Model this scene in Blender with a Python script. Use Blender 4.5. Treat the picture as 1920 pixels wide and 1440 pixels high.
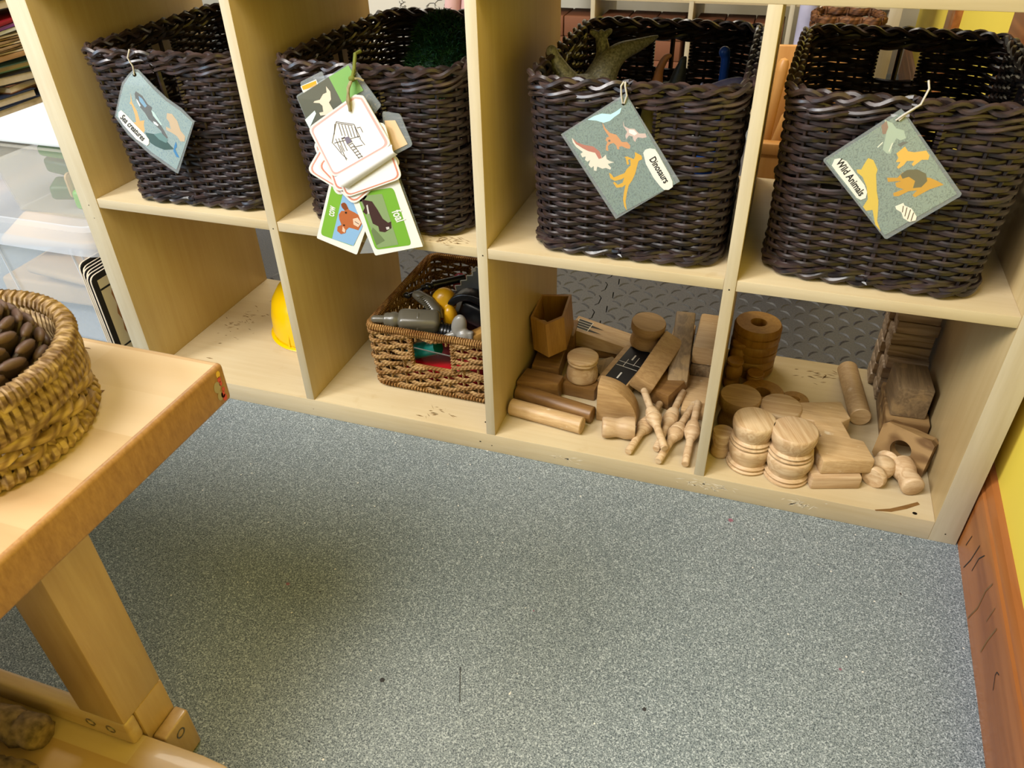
import bpy, bmesh, math, random
from mathutils import Vector, Matrix, Euler
random.seed(7)
PI = math.pi
for o in list(bpy.data.objects): bpy.data.objects.remove(o)
sc = bpy.context.scene
COL = sc.collection

# ------------------------------------------------------------------ camera
cam = bpy.data.cameras.new('camera'); camo = bpy.data.objects.new('camera', cam); COL.objects.link(camo)
camo.location = (1.1018, -0.9464, 0.8753)
camo.rotation_euler = (math.radians(54.2126), math.radians(1.2134), math.radians(18.3007))
cam.sensor_width = 36; cam.lens = 36 * 1438.9 / 1920; cam.clip_start = 0.02
cam.dof.use_dof = True; cam.dof.focus_distance = 1.3; cam.dof.aperture_fstop = 15.0
sc.camera = camo
# ------------------------------------------------------------------ world, lights, exposure
w = bpy.data.worlds.new('world'); sc.world = w; w.use_nodes = True
bg = w.node_tree.nodes['Background']; bg.inputs[0].default_value = (0.80, 0.88, 1.0, 1); bg.inputs[1].default_value = 0.04

def area(name, loc, target, size, power, color, size_y=None):
    l = bpy.data.lights.new(name, 'AREA'); l.energy = power; l.color = color; l.size = size
    if size_y: l.shape = 'RECTANGLE'; l.size_y = size_y
    o = bpy.data.objects.new(name, l); COL.objects.link(o); o.location = loc
    d = Vector(target) - Vector(loc); o.rotation_euler = d.to_track_quat('-Z', 'Y').to_euler()
    return o
area('ceiling_or_fill_light', (-1.45, -2.15, 2.75), (0.8, 0.0, 0.3), 0.85, 112, (1.0, 0.97, 0.93))
area('ceiling_or_fill_light', (0.2, -1.5, 2.75), (0.6, -1.0, 0.0), 1.1, 66, (1.0, 0.97, 0.92))
area('ceiling_or_fill_light', (0.0, -2.6, 2.7), (0.9, -0.6, 0.0), 0.9, 16, (1.0, 0.93, 0.82))
area('ceiling_or_fill_light', (0.1, 1.3, 2.7), (1.0, 2.0, 0.2), 1.1, 52, (1.0, 0.92, 0.78))  # added fill that brightens the area behind the unit, no known lamp
area('window_daylight', (-2.0, -2.1, 1.5), (0.3, -0.1, 0.3), 1.3, 46, (0.55, 0.78, 1.0))
sc.view_settings.view_transform = 'Standard'
try: sc.view_settings.look = 'None'
except Exception: pass
sc.view_settings.gamma = 1; sc.view_settings.use_curve_mapping = False
sc.view_settings.exposure = 0.20

# ------------------------------------------------------------------ materials
def lin(h):
    h = h.lstrip('#'); c = [int(h[i:i + 2], 16) / 255 for i in (0, 2, 4)]
    return tuple([.82 * (x / 12.92 if x <= .04045 else ((x + .055) / 1.055) ** 2.4) for x in c]) + (1,)
MATS = {}
def base_mat(name, col, rough=.5, spec=.5, metal=0, coat=0, **kw):
    m = bpy.data.materials.new(name); m.use_nodes = True
    b = m.node_tree.nodes['Principled BSDF']
    b.inputs['Base Color'].default_value = lin(col); b.inputs['Roughness'].default_value = rough
    b.inputs['Specular IOR Level'].default_value = spec; b.inputs['Metallic'].default_value = metal
    b.inputs['Coat Weight'].default_value = coat
    MATS[name] = m
    return m, m.node_tree.nodes, m.node_tree.links, b
def plain(name, col, rough=.5, spec=.5, var=.12, scale=30, bump=0, coat=0, metal=0):
    m, N, L, b = base_mat(name, col, rough, spec, metal, coat)
    tc = N.new('ShaderNodeTexCoord'); n = N.new('ShaderNodeTexNoise'); n.inputs['Scale'].default_value = scale; n.inputs['Detail'].default_value = 3
    L.new(tc.outputs['Object'], n.inputs['Vector'])
    mx = N.new('ShaderNodeMixRGB'); mx.blend_type = 'MULTIPLY'; mx.inputs[0].default_value = var
    mx.inputs[1].default_value = lin(col); L.new(n.outputs['Color'], mx.inputs[2]); 
    bw = N.new('ShaderNodeRGBToBW'); L.new(n.outputs['Color'], bw.inputs[0]); 
    mr = N.new('ShaderNodeMapRange'); mr.inputs['From Min'].default_value = .3; mr.inputs['From Max'].default_value = .7; mr.inputs['To Min'].default_value = 0; mr.inputs['To Max'].default_value = 1
    L.new(bw.outputs[0], mr.inputs['Value']); L.new(mr.outputs[0], mx.inputs[2]); L.new(mx.outputs[0], b.inputs['Base Color'])
    if bump:
        bp = N.new('ShaderNodeBump'); bp.inputs['Strength'].default_value = bump; bp.inputs['Distance'].default_value = .001
        L.new(n.outputs['Fac'], bp.inputs['Height']); L.new(bp.outputs[0], b.inputs['Normal'])
    return m
def ramp(N, stops):
    r = N.new('ShaderNodeValToRGB'); e = r.color_ramp.elements
    e[0].position, e[0].color = stops[0][0], lin(stops[0][1]); e[1].position, e[1].color = stops[-1][0], lin(stops[-1][1])
    for p, c in stops[1:-1]:
        x = e.new(p); x.color = lin(c)
    return r
def wood(name, light, dark, axis='X', scale=22, stretch=.08, rough=.45, rings=0.35, stain=None, spec=.4, coat=0):
    """grain runs along axis; every object gets its own offset"""
    m, N, L, b = base_mat(name, light, rough, spec, 0, coat)
    tc = N.new('ShaderNodeTexCoord'); oi = N.new('ShaderNodeObjectInfo')
    ad = N.new('ShaderNodeVectorMath'); ad.operation = 'ADD'
    ml = N.new('ShaderNodeMath'); ml.operation = 'MULTIPLY'; ml.inputs[1].default_value = 3.0
    L.new(oi.outputs['Random'], ml.inputs[0]); L.new(tc.outputs['Object'], ad.inputs[0]); L.new(ml.outputs[0], ad.inputs[1])
    mp = N.new('ShaderNodeMapping'); s = [1, 1, 1]; s['XYZ'.index(axis)] = stretch; mp.inputs['Scale'].default_value = s
    L.new(ad.outputs[0], mp.inputs['Vector'])
    n = N.new('ShaderNodeTexNoise'); n.inputs['Scale'].default_value = scale * 6; n.inputs['Detail'].default_value = 5; n.inputs['Roughness'].default_value = .65
    L.new(mp.outputs[0], n.inputs['Vector'])
    n2 = N.new('ShaderNodeTexNoise'); n2.inputs['Scale'].default_value = scale * .55; n2.inputs['Detail'].default_value = 2; n2.inputs['Distortion'].default_value = .6
    L.new(mp.outputs[0], n2.inputs['Vector'])
    wv = N.new('ShaderNodeMath'); wv.operation = 'MULTIPLY'; wv.inputs[1].default_value = 34; L.new(n2.outputs['Fac'], wv.inputs[0])
    sn = N.new('ShaderNodeMath'); sn.operation = 'SINE'; L.new(wv.outputs[0], sn.inputs[0])
    r1 = N.new('ShaderNodeMapRange'); r1.inputs['From Min'].default_value = -1; r1.inputs['To Min'].default_value = 0; r1.inputs['To Max'].default_value = 1
    L.new(sn.outputs[0], r1.inputs['Value'])
    mx = N.new('ShaderNodeMix'); mx.data_type = 'FLOAT'; mx.inputs[0].default_value = rings
    L.new(n.outputs['Fac'], mx.inputs[2]); L.new(r1.outputs[0], mx.inputs[3])
    cr = ramp(N, [(.25, light), (.85, dark)]); L.new(mx.outputs[0], cr.inputs[0])
    out = cr.outputs[0]
    # faint large scale tone
    n3 = N.new('ShaderNodeTexNoise'); n3.inputs['Scale'].default_value = 5; n3.inputs['Detail'].default_value = 2; L.new(ad.outputs[0], n3.inputs['Vector'])
    m2 = N.new('ShaderNodeMixRGB'); m2.blend_type = 'MULTIPLY'; m2.inputs[0].default_value = .35
    r3 = ramp(N, [(.3, '#ffffff'), (.75, '#d8c4a8')]); L.new(n3.outputs['Fac'], r3.inputs[0]); L.new(out, m2.inputs[1]); L.new(r3.outputs[0], m2.inputs[2]); out = m2.outputs[0]
    if stain:
        n4 = N.new('ShaderNodeTexNoise'); n4.inputs['Scale'].default_value = stain[1]; n4.inputs['Detail'].default_value = 6; L.new(ad.outputs[0], n4.inputs['Vector'])
        r4 = N.new('ShaderNodeMapRange'); r4.inputs['From Min'].default_value = stain[2]; r4.inputs['From Max'].default_value = stain[2] + .08; L.new(n4.outputs['Fac'], r4.inputs['Value'])
        m4 = N.new('ShaderNodeMixRGB'); m4.inputs[2].default_value = lin(stain[0])
        mm = N.new('ShaderNodeMath'); mm.operation = 'MULTIPLY'; mm.inputs[1].default_value = stain[3]; L.new(r4.outputs[0], mm.inputs[0])
        L.new(mm.outputs[0], m4.inputs[0]); L.new(out, m4.inputs[1]); out = m4.outputs[0]
    L.new(out, b.inputs['Base Color'])
    bp = N.new('ShaderNodeBump'); bp.inputs['Strength'].default_value = .15; bp.inputs['Distance'].default_value = .0006
    L.new(n.outputs['Fac'], bp.inputs['Height']); L.new(bp.outputs[0], b.inputs['Normal'])
    return m
def strand(name, light, dark, rough=.4, twist=None, spec=.5):
    """woven strand: tone varies along the strand; optional twisted cord relief from the strand's own UVs"""
    m, N, L, b = base_mat(name, light, rough, spec)
    uv = N.new('ShaderNodeUVMap'); tc = N.new('ShaderNodeTexCoord')
    n = N.new('ShaderNodeTexNoise'); n.inputs['Scale'].default_value = 60; n.inputs['Detail'].default_value = 4
    mp = N.new('ShaderNodeMapping'); mp.inputs['Scale'].default_value = (.5, .5, 2.5); L.new(tc.outputs['Object'], mp.inputs[0]); L.new(mp.outputs[0], n.inputs['Vector'])
    cr = ramp(N, [(.35, dark), (.7, light)]); L.new(n.outputs['Fac'], cr.inputs[0]); out = cr.outputs[0]
    if twist:
        sp = N.new('ShaderNodeSeparateXYZ'); L.new(uv.outputs[0], sp.inputs[0])
        a = N.new('ShaderNodeMath'); a.operation = 'MULTIPLY'; a.inputs[1].default_value = twist; L.new(sp.outputs[0], a.inputs[0])
        c = N.new('ShaderNodeMath'); c.operation = 'MULTIPLY'; c.inputs[1].default_value = 2 * PI * 2; L.new(sp.outputs[1], c.inputs[0])
        d = N.new('ShaderNodeMath'); d.operation = 'ADD'; L.new(a.outputs[0], d.inputs[0]); L.new(c.outputs[0], d.inputs[1])
        s = N.new('ShaderNodeMath'); s.operation = 'SINE'; L.new(d.outputs[0], s.inputs[0])
        r = N.new('ShaderNodeMapRange'); r.inputs['From Min'].default_value = -1; L.new(s.outputs[0], r.inputs['Value'])
        mx = N.new('ShaderNodeMixRGB'); mx.blend_type = 'MULTIPLY'; mx.inputs[0].default_value = .6
        r2 = ramp(N, [(0, dark), (.45, '#ffffff')]); L.new(r.outputs[0], r2.inputs[0]); L.new(out, mx.inputs[1]); L.new(r2.outputs[0], mx.inputs[2]); out = mx.outputs[0]
        bp = N.new('ShaderNodeBump'); bp.inputs['Strength'].default_value = .9; bp.inputs['Distance'].default_value = .0015
        L.new(r.outputs[0], bp.inputs['Height']); L.new(bp.outputs[0], b.inputs['Normal'])
    L.new(out, b.inputs['Base Color'])
    return m
def clear(name, col, opacity, rough=.25):
    m, N, L, b = base_mat(name, col, rough)
    tr = N.new('ShaderNodeBsdfTransparent'); mx = N.new('ShaderNodeMixShader'); mx.inputs[0].default_value = opacity
    L.new(tr.outputs[0], mx.inputs[1]); L.new(b.outputs[0], mx.inputs[2]); L.new(mx.outputs[0], N['Material Output'].inputs['Surface'])
    return m

wood('birch', '#d8c08e', '#c9ad78', 'Z', 16, .05, .38, .12)
wood('birch_x', '#ddcca8', '#d0bb94', 'X', 16, .05, .38, .12, ('#b09060', 26, .64, .22))
wood('birch_edge', '#d8ccb0', '#c6b696', 'Z', 20, .06, .42, .2)
wood('birch_edge_x', '#d8caac', '#c8b692', 'X', 20, .06, .42, .2)
wood('table_wood', '#d8bc94', '#bc986c', 'X', 14, .12, .3, .2, None, .5, .15)
wood('table_wood_z', '#d0b086', '#b28c5c', 'Z', 14, .08, .3, .2, None, .5, .15)
wood('block_pale', '#dcc09a', '#b8956c', 'X', 60, .08, .5, .26)
wood('block_turned', '#e8cda6', '#c09a6c', 'X', 70, .08, .5, .30)
wood('block_tan', '#ccaa78', '#a07c50', 'X', 70, .08, .5, .18)
wood('block_brown', '#96703f', '#6c4a28', 'X', 60, .08, .42, .2)
wood('block_dark', '#a58c68', '#6c5840', 'Y', 70, .08, .6, .25, ('#b89868', 30, .55, .5))
wood('block_orange', '#be9048', '#966a2e', 'Z', 40, .12, .42, .2)
wood('block_stripe', '#ab8a5c', '#785936', 'X', 26, .02, .45, .75)
wood('block_worn', '#e0c092', '#ba9562', 'X', 80, .08, .45, .16, ('#e8d8bc', 45, .66, .8))
wood('skirting_wood', '#b5713a', '#8a4d20', 'Y', 14, .05, .35, .45, ('#4a2c14', 9, .7, .7), .5, .25)
wood('play_wood', '#e0a860', '#c88a44', 'Z', 10, .1, .4, .2)
wood('block_grey', '#d0bba2', '#9a8268', 'X', 55, .1, .5, .5)
plain('dark_hole', '#1a1208', .9, .1, 0)
plain('floor_mark', '#3c3a3c', .6, .3, .3, 200)
plain('floor_pink', '#9c6a7c', .6, .3, .3, 200)
plain('wear_dark', '#9a7a4c', .6, .3, .5, 300)
plain('wear_pale', '#efe3ca', .6, .3, .3, 300)
plain('black_ink', '#15151a', .5, .4, 0)
plain('white_ink', '#e8e6e0', .5, .4, 0)
plain('red_paint', '#a01c20', .5, .4, 0)
plain('yellow_wall', '#fbe056', .55, .3, .06, 4)
plain('cream_wall', '#d9d2c0', .7, .3, .06, 4)
plain('metal', '#9a958c', .3, .5, .1, 40, 0, 0, 1)
plain('yellow_plastic', '#f0c000', .22, .5, .05)
plain('grey_plastic', '#5f5a4e', .3, .5, .08)
plain('lightgrey_plastic', '#8f8b84', .3, .5, .08)
plain('black_plastic', '#121316', .28, .5, .1)
plain('red_plastic', '#b3101c', .3, .5, .05)
plain('teal_plastic', '#0f6a60', .3, .5, .05)
plain('tool_yellow', '#e0a818', .3, .5, .05)
plain('blade_grey', '#8d9090', .35, .5, .06, 40, 0, 0, .3)
plain('white_plastic', '#e2e5e6', .35, .5, .03)
plain('cream_thing', '#e5c08c', .6, .3, .15, 12)
plain('green_toy', '#6cc83c', .4, .5, .15, 20)
plain('darkgreen_toy', '#2d6a3c', .45, .5, .2, 20)
plain('brown_brick', '#7f5036', .7, .25, .12, 14)
plain('brown_brick_dark', '#63341e', .8, .2, .2, 14)
plain('dino_grey', '#b4b19a', .4, .5, .8, 330, .8)
plain('dino_dark', '#454640', .5, .4, .5, 120, .4)
plain('dino_orange', '#d08a58', .45, .5, .2, 40)
plain('dino_blue', '#1d4fa0', .35, .5, .1)
plain('dino_purple', '#5a5264', .5, .4, .4, 160, .4)
plain('dino_olive', '#9a8a40', .5, .4, .3, 60)
plain('cone_scale', '#4a3833', .5, .4, .6, 70, .3)
plain('cone_tip', '#6a524a', .5, .4, .3, 70)
plain('bark', '#a88c66', .85, .2, .9, 90, 1.0)
plain('bark_end', '#b89a70', .8, .2, .3, 50)
plain('turf', '#1f4e2b', .6, .3, .6, 120)
plain('turf_light', '#3f7a3a', .6, .3, .5, 120)
plain('twine_white', '#cfc8bc', .8, .2, .2, 100)
plain('twine_jute', '#a89a72', .85, .2, .4, 150)
plain('twine_green', '#7a8038', .85, .2, .3, 150)
plain('book_navy', '#1c2740', .5, .4, .1)
plain('book_brown', '#6a4630', .6, .3, .2)
plain('book_black', '#17151a', .5, .4, .1)
plain('book_blue', '#7fb2c4', .5, .4, .3, 14)
plain('book_red', '#8a1420', .5, .4, .1)
plain('book_purple', '#8d4fa8', .4, .5, .2)
plain('paper', '#d8c8b0', .8, .2, .25, 40)
plain('paper_kraft', '#a98a62', .85, .2, .5, 60)
plain('shelf_brown', '#b0885c', .6, .3, .2, 8)
plain('fabric_lilac', '#c8c4dc', .9, .2, .4, 12)
plain('fabric_pink', '#e6b8b0', .9, .2, .2, 12)
plain('pale_board', '#cfc6b4', .6, .3, .1, 6)
plain('grey_board', '#9c968c', .6, .3, .1, 6)
strand('wicker', '#3c2d2c', '#150f10', .32, None, .55)
strand('wicker_rim', '#4c3a36', '#1c1413', .32, None, .55)
strand('seagrass', '#c4a06c', '#8c6438', .7, 900, .2)
strand('seagrass_rim', '#c99e62', '#8e6030', .7, 900, .2)
strand('hyacinth', '#d4b480', '#80603a', .6, 420, .3)
strand('brown_weave', '#8a5a34', '#4a2a14', .6, 300, .3)
clear('laminate', '#dfeaf0', .16, .08)
clear('box_clear', '#e4ecf4', .26, .25)
clear('lid_clear', '#eef2fb', .45, .25)
clear('frosted_box', '#e4ddce', .22, .4)

def floor_mat():
    m, N, L, b = base_mat('speckled_vinyl', '#8a9190', .42, .4)
    tc = N.new('ShaderNodeTexCoord')
    def vor(scale, a, c, seedoff):
        mp = N.new('ShaderNodeMapping'); mp.inputs['Location'].default_value = (seedoff, seedoff * 2, 0); mp.inputs['Scale'].default_value = (1, 1, 1)
        L.new(tc.outputs['Object'], mp.inputs[0])
        n = N.new('ShaderNodeTexNoise'); n.inputs['Scale'].default_value = scale; n.inputs['Detail'].default_value = 1.5; L.new(mp.outputs[0], n.inputs['Vector'])
        r = N.new('ShaderNodeMapRange'); r.inputs['From Min'].default_value = a; r.inputs['From Max'].default_value = c; L.new(n.outputs['Fac'], r.inputs['Value'])
        return r.outputs[0]
    def mix(fac, a, col):
        x = N.new('ShaderNodeMixRGB'); L.new(fac, x.inputs[0]); L.new(a, x.inputs[1]); x.inputs[2].default_value = lin(col); return x.outputs[0]
    n0 = N.new('ShaderNodeTexNoise'); n0.inputs['Scale'].default_value = 3; L.new(tc.outputs['Object'], n0.inputs['Vector'])
    r0 = ramp(N, [(.3, '#828d92'), (.7, '#8e989c')]); L.new(n0.outputs['Fac'], r0.inputs[0])
    c = mix(vor(560, .53, .57, 3), r0.outputs[0], '#58626a')
    c = mix(vor(480, .57, .61, 11), c, '#b4bdc2')
    c = mix(vor(640, .60, .63, 23), c, '#3a444c')
    # sparse bright flakes
    v = N.new('ShaderNodeTexVoronoi'); v.inputs['Scale'].default_value = 55; L.new(tc.outputs['Object'], v.inputs['Vector'])
    lt = N.new('ShaderNodeMath'); lt.operation = 'LESS_THAN'; lt.inputs[1].default_value = .075; L.new(v.outputs['Distance'], lt.inputs[0])
    sp = N.new('ShaderNodeSeparateColor'); L.new(v.outputs['Color'], sp.inputs[0])
    g = N.new('ShaderNodeMath'); g.operation = 'GREATER_THAN'; g.inputs[1].default_value = .8; L.new(sp.outputs[0], g.inputs[0])
    mu = N.new('ShaderNodeMath'); mu.operation = 'MULTIPLY'; L.new(lt.outputs[0], mu.inputs[0]); L.new(g.outputs[0], mu.inputs[1])
    c = mix(mu.outputs[0], c, '#e8e4dc')
    L.new(c, b.inputs['Base Color'])
    return m
floor_mat()
def mat_foam():
    m, N, L, b = base_mat('foam_dark', '#55565a', .48, .5)
    tc = N.new('ShaderNodeTexCoord'); n = N.new('ShaderNodeTexNoise'); n.inputs['Scale'].default_value = 300; n.inputs['Detail'].default_value = 3
    L.new(tc.outputs['Object'], n.inputs['Vector'])
    r = ramp(N, [(.3, '#4c4d51'), (.7, '#66676b')]); L.new(n.outputs['Fac'], r.inputs[0]); L.new(r.outputs[0], b.inputs['Base Color'])
    bp = N.new('ShaderNodeBump'); bp.inputs['Strength'].default_value = .3; bp.inputs['Distance'].default_value = .0005
    L.new(n.outputs['Fac'], bp.inputs['Height']); L.new(bp.outputs[0], b.inputs['Normal'])
mat_foam()
def ink(col, rough=.3):
    k = 'print_' + col.lstrip('#')
    if k not in MATS: base_mat(k, col, rough, .5, 0, .4)
    return k

# ------------------------------------------------------------------ mesh builder
class G:
    def __init__(s): s.v = []; s.f = []; s.u = []; s.m = []
    def add(s, vs, fs, mi=0, uv=None):
        o = len(s.v); s.v += [tuple(v) for v in vs]
        for i, f in enumerate(fs):
            s.f.append([o + k for k in f]); s.m.append(mi); s.u.append(uv[i] if uv else None)
        return s
    def box(s, c, size, rot=None, r=0, seg=2, mi=0):
        bm = bmesh.new(); bmesh.ops.create_cube(bm, size=1)
        bmesh.ops.scale(bm, vec=size, verts=bm.verts)
        if r: bmesh.ops.bevel(bm, geom=list(bm.edges), offset=r, segments=seg, profile=.5, affect='EDGES')
        return s.bm(bm, c, rot, mi)
    def bm(s, bm, c=(0, 0, 0), rot=None, mi=0):
        M = Matrix.Translation(Vector(c))
        if rot is not None: M = M @ (rot.to_4x4() if isinstance(rot, Matrix) else Euler(rot).to_matrix().to_4x4())
        bm.verts.index_update()
        s.add([M @ v.co for v in bm.verts], [[v.index for v in f.verts] for f in bm.faces], mi); bm.free(); return s
    def prism(s, poly, z0, z1, r=0, M=None, mi=0, hole=None):
        """poly (x,y) counter-clockwise extruded z0..z1"""
        bm = bmesh.new()
        vs = [bm.verts.new((x, y, z0)) for x, y in poly]; f = bm.faces.new(vs)
        e = bmesh.ops.extrude_face_region(bm, geom=[f])
        bmesh.ops.translate(bm, vec=(0, 0, z1 - z0), verts=[x for x in e['geom'] if isinstance(x, bmesh.types.BMVert)])
        bmesh.ops.recalc_face_normals(bm, faces=bm.faces)
        if r: bmesh.ops.bevel(bm, geom=list(bm.edges), offset=r, segments=2, profile=.5, affect='EDGES')
        if M is None: M = Matrix.Identity(4)
        bm.verts.index_update(); s.add([M @ v.co for v in bm.verts], [[v.index for v in f.verts] for f in bm.faces], mi); bm.free(); return s
    def tube(s, P, r, n=6, closed=False, flat=None, caps=True, mi=0, up=None):
        """swept tube; r number or list; flat=(a,b): half sizes along 'up' and sideways"""
        P = [Vector(p) for p in P]; m = len(P); rr = r if isinstance(r, (list, tuple)) else [r] * m
        vs = []; Ls = [0]; U = None
        for i in range(1, m): Ls.append(Ls[-1] + (P[i] - P[i - 1]).length)
        for i in range(m):
            a = P[(i - 1) % m] if (closed or i > 0) else P[i]; b = P[(i + 1) % m] if (closed or i < m - 1) else P[i]
            T = (b - a); T = T.normalized() if T.length > 1e-9 else Vector((0, 0, 1))
            if up is not None: u = Vector(up)
            else: u = U if U is not None else (Vector((0, 0, 1)) if abs(T.z) < .9 else Vector((1, 0, 0)))
            u = (u - T * u.dot(T)).normalized(); U = u; w_ = T.cross(u)
            for k in range(n):
                an = 2 * PI * k / n; ca, sa = math.cos(an), math.sin(an)
                if flat: q = u * (flat[0] * ca) + w_ * (flat[1] * sa)
                else: q = (u * ca + w_ * sa) * rr[i]
                vs.append(P[i] + q)
        fs = []; uv = []
        for i in range(m if closed else m - 1):
            j = (i + 1) % m; l0 = Ls[i]; l1 = Ls[i + 1] if i + 1 < m else Ls[i] + (P[0] - P[i]).length
            for k in range(n):
                k2 = (k + 1) % n
                fs.append([i * n + k, i * n + k2, j * n + k2, j * n + k]); uv.append([(l0, k / n), (l0, (k + 1) / n), (l1, (k + 1) / n), (l1, k / n)])
        if caps and not closed:
            fs.append([k for k in range(n)][::-1]); uv.append(None); fs.append([(m - 1) * n + k for k in range(n)]); uv.append(None)
        return s.add(vs, fs, mi, uv)
    def lathe(s, prof, n=32, M=None, mi=0):
        """prof [(r,z)] bottom to top, closed onto the axis when r==0"""
        M = M or Matrix.Identity(4); vs = []; fs = []; idx = []
        for r, z in prof:
            if r < 1e-7: idx.append([len(vs)]); vs.append(M @ Vector((0, 0, z)))
            else:
                idx.append(list(range(len(vs), len(vs) + n)))
                vs += [M @ Vector((r * math.cos(2 * PI * k / n), r * math.sin(2 * PI * k / n), z)) for k in range(n)]
        for a, b in zip(idx, idx[1:]):
            for k in range(n):
                k2 = (k + 1) % n
                if len(a) == 1 and len(b) == 1: continue
                if len(a) == 1: fs.append([a[0], b[k2], b[k]])
                elif len(b) == 1: fs.append([a[k], a[k2], b[0]])
                else: fs.append([a[k], a[k2], b[k2], b[k]])
        return s.add(vs, fs, mi)
    def blob(s, c, r, M=None, n=16, mi=0):
        M0 = Matrix.Translation(Vector(c)) @ (M or Matrix.Identity(4)) @ Matrix.Diagonal((r[0], r[1], r[2], 1))
        return s.lathe([(math.sin(PI * i / n), -math.cos(PI * i / n)) for i in range(n + 1)], n * 2, M0, mi)
    def obj(s, name, mats, parent=None, world=True, angle=38, origin=None):
        vs = s.v
        off = Vector((0, 0, 0))
        if parent is not None:
            if world:
                p = parent
                while p is not None: off += Vector(p.location); p = p.parent
        elif world:
            if origin is None:
                xs = [v[0] for v in vs]; ys = [v[1] for v in vs]; zs = [v[2] for v in vs]
                origin = ((min(xs) + max(xs)) / 2, (min(ys) + max(ys)) / 2, min(zs))
            off = Vector(origin)
        me = bpy.data.meshes.new(name); me.from_pydata([tuple(Vector(v) - off) for v in vs], [], s.f)
        if isinstance(mats, str): mats = [mats]
        for m in mats: me.materials.append(MATS[m])
        me.polygons.foreach_set('material_index', s.m)
        if any(u is not None for u in s.u):
            ul = me.uv_layers.new(name='UVMap'); buf = []
            for f, u in zip(s.f, s.u):
                if u is None: buf += [0, 0] * len(f)
                else:
                    for a in u: buf += [a[0], a[1]]
            ul.data.foreach_set('uv', buf)
        me.polygons.foreach_set('use_smooth', [True] * len(me.polygons))
        me.set_sharp_from_angle(angle=math.radians(angle)); me.update()
        o = bpy.data.objects.new(name, me); COL.objects.link(o)
        if parent is not None: o.parent = parent
        else: o.location = off
        return o
def tag(o, label, cat, group=None, kind=None):
    o['label'] = label; o['category'] = cat
    if group: o['group'] = group
    if kind: o['kind'] = kind
    return o
def thing(name, label, cat, loc=(0, 0, 0), group=None):
    o = bpy.data.objects.new(name, None); COL.objects.link(o); o.location = loc; o.empty_display_size = .05
    return tag(o, label, cat, group)
def struct(o): o['kind'] = 'structure'; return o
def axis_M(A, B, roll=0):
    """matrix with local Z from A to B, origin A"""
    A = Vector(A); B = Vector(B); d = (B - A)
    return Matrix.Translation(A) @ d.to_track_quat('Z', 'Y').to_matrix().to_4x4() @ Matrix.Rotation(roll, 4, 'Z'), d.length
def beam(name, A, B, w, h, mat, r=.003, roll=0, **kw):
    M, l = axis_M(A, B, roll); g = G(); bm = bmesh.new(); bmesh.ops.create_cube(bm, size=1)
    bmesh.ops.scale(bm, vec=(w, h, l), verts=bm.verts); bmesh.ops.bevel(bm, geom=list(bm.edges), offset=r, segments=2, profile=.5, affect='EDGES')
    bmesh.ops.translate(bm, vec=(0, 0, l / 2), verts=bm.verts); bmesh.ops.transform(bm, matrix=M, verts=bm.verts)
    g.bm(bm); return g.obj(name, mat, **kw)
def block(name, c, size, rz, mat, label, cat='block', r=.003, rx=0, ry=0, group=None):
    g = G().box(c, size, (rx, ry, rz), r); o = g.obj(name, mat); return tag(o, label, cat, group)

# ------------------------------------------------------------------ unit dimensions
T, W, D16 = .0379, .335, .016          # side board, cell width, divider
ZB, H, TS, DEP = .0377, .3325, .0159, .388
X = [T, T + W, T + W + D16, T + 2*W + D16, T + 2*W + 2*D16, T + 3*W + 2*D16, T + 3*W + 3*D16, T + 4*W + 3*D16, 2*T + 4*W + 3*D16]
Z2 = ZB + H; Z3 = Z2 + TS; Z4 = Z3 + H

# ------------------------------------------------------------------ the setting
SPOTS = [(1.1419, -.0455, .0042, 2), (1.0718, -.3992, .0030, 1), (.747, -.4597, .0036, 1), (.5477, -.3607, .0030, 2), (1.2987, -.2698, .0022, 2), (.5995, -.3596, .0016, 1), (.95, -.52, .0018, 2), (.70, -.56, .0016, 1), (1.38, -.12, .002, 1), (.90, -.30, .0014, 2)]
HAIR = [(.8343, -.4120), (.8527, -.4600)]
g = G().box((-1.0, .3, -.01), (6.6, 6.6, .02))
rf = random.Random(2)
def spot(x, y, r_, mi, asp=1.0):
    g.add([(x + r_ * math.cos(a * PI / 5) * rf.uniform(.7, 1.1), y + asp * r_ * math.sin(a * PI / 5) * rf.uniform(.7, 1.1), .0004) for a in range(10)], [list(range(10))], mi)
for x, y, r_, mi in SPOTS: spot(x, y, r_, mi)
g.add([(.8137, -.5010, .0004), (.8150, -.5010, .0004), (.8190, -.5330, .0004), (.8178, -.5330, .0004)], [[0, 1, 2, 3]], 1)
g.v[-4:] = [(HAIR[0][0], HAIR[0][1], .0004), (HAIR[0][0] + .0014, HAIR[0][1], .0004), (HAIR[1][0] + .0010, HAIR[1][1], .0004), (HAIR[1][0], HAIR[1][1], .0004)]
struct(g.obj('floor', ['speckled_vinyl', 'floor_mark', 'floor_pink']))
wa = -math.atan(.037)
def wallx(y): return 1.4665 + .037 * y
def skew_box(x0, x1, y0, y1, z0, z1, g, r=0, mi=0):
    """box between wallx+x0 and wallx+x1 following the slightly turned right wall"""
    M = Matrix.Translation((1.4665, 0, 0)) @ Matrix.Rotation(wa, 4, 'Z')
    bm = bmesh.new(); bmesh.ops.create_cube(bm, size=1); bmesh.ops.scale(bm, vec=(x1 - x0, y1 - y0, z1 - z0), verts=bm.verts)
    if r: bmesh.ops.bevel(bm, geom=list(bm.edges), offset=r, segments=3, profile=.5, affect='EDGES')
    bmesh.ops.translate(bm, vec=((x0 + x1) / 2, (y0 + y1) / 2, (z0 + z1) / 2), verts=bm.verts); bmesh.ops.transform(bm, matrix=M, verts=bm.verts)
    return g.bm(bm, mi=mi)
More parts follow.
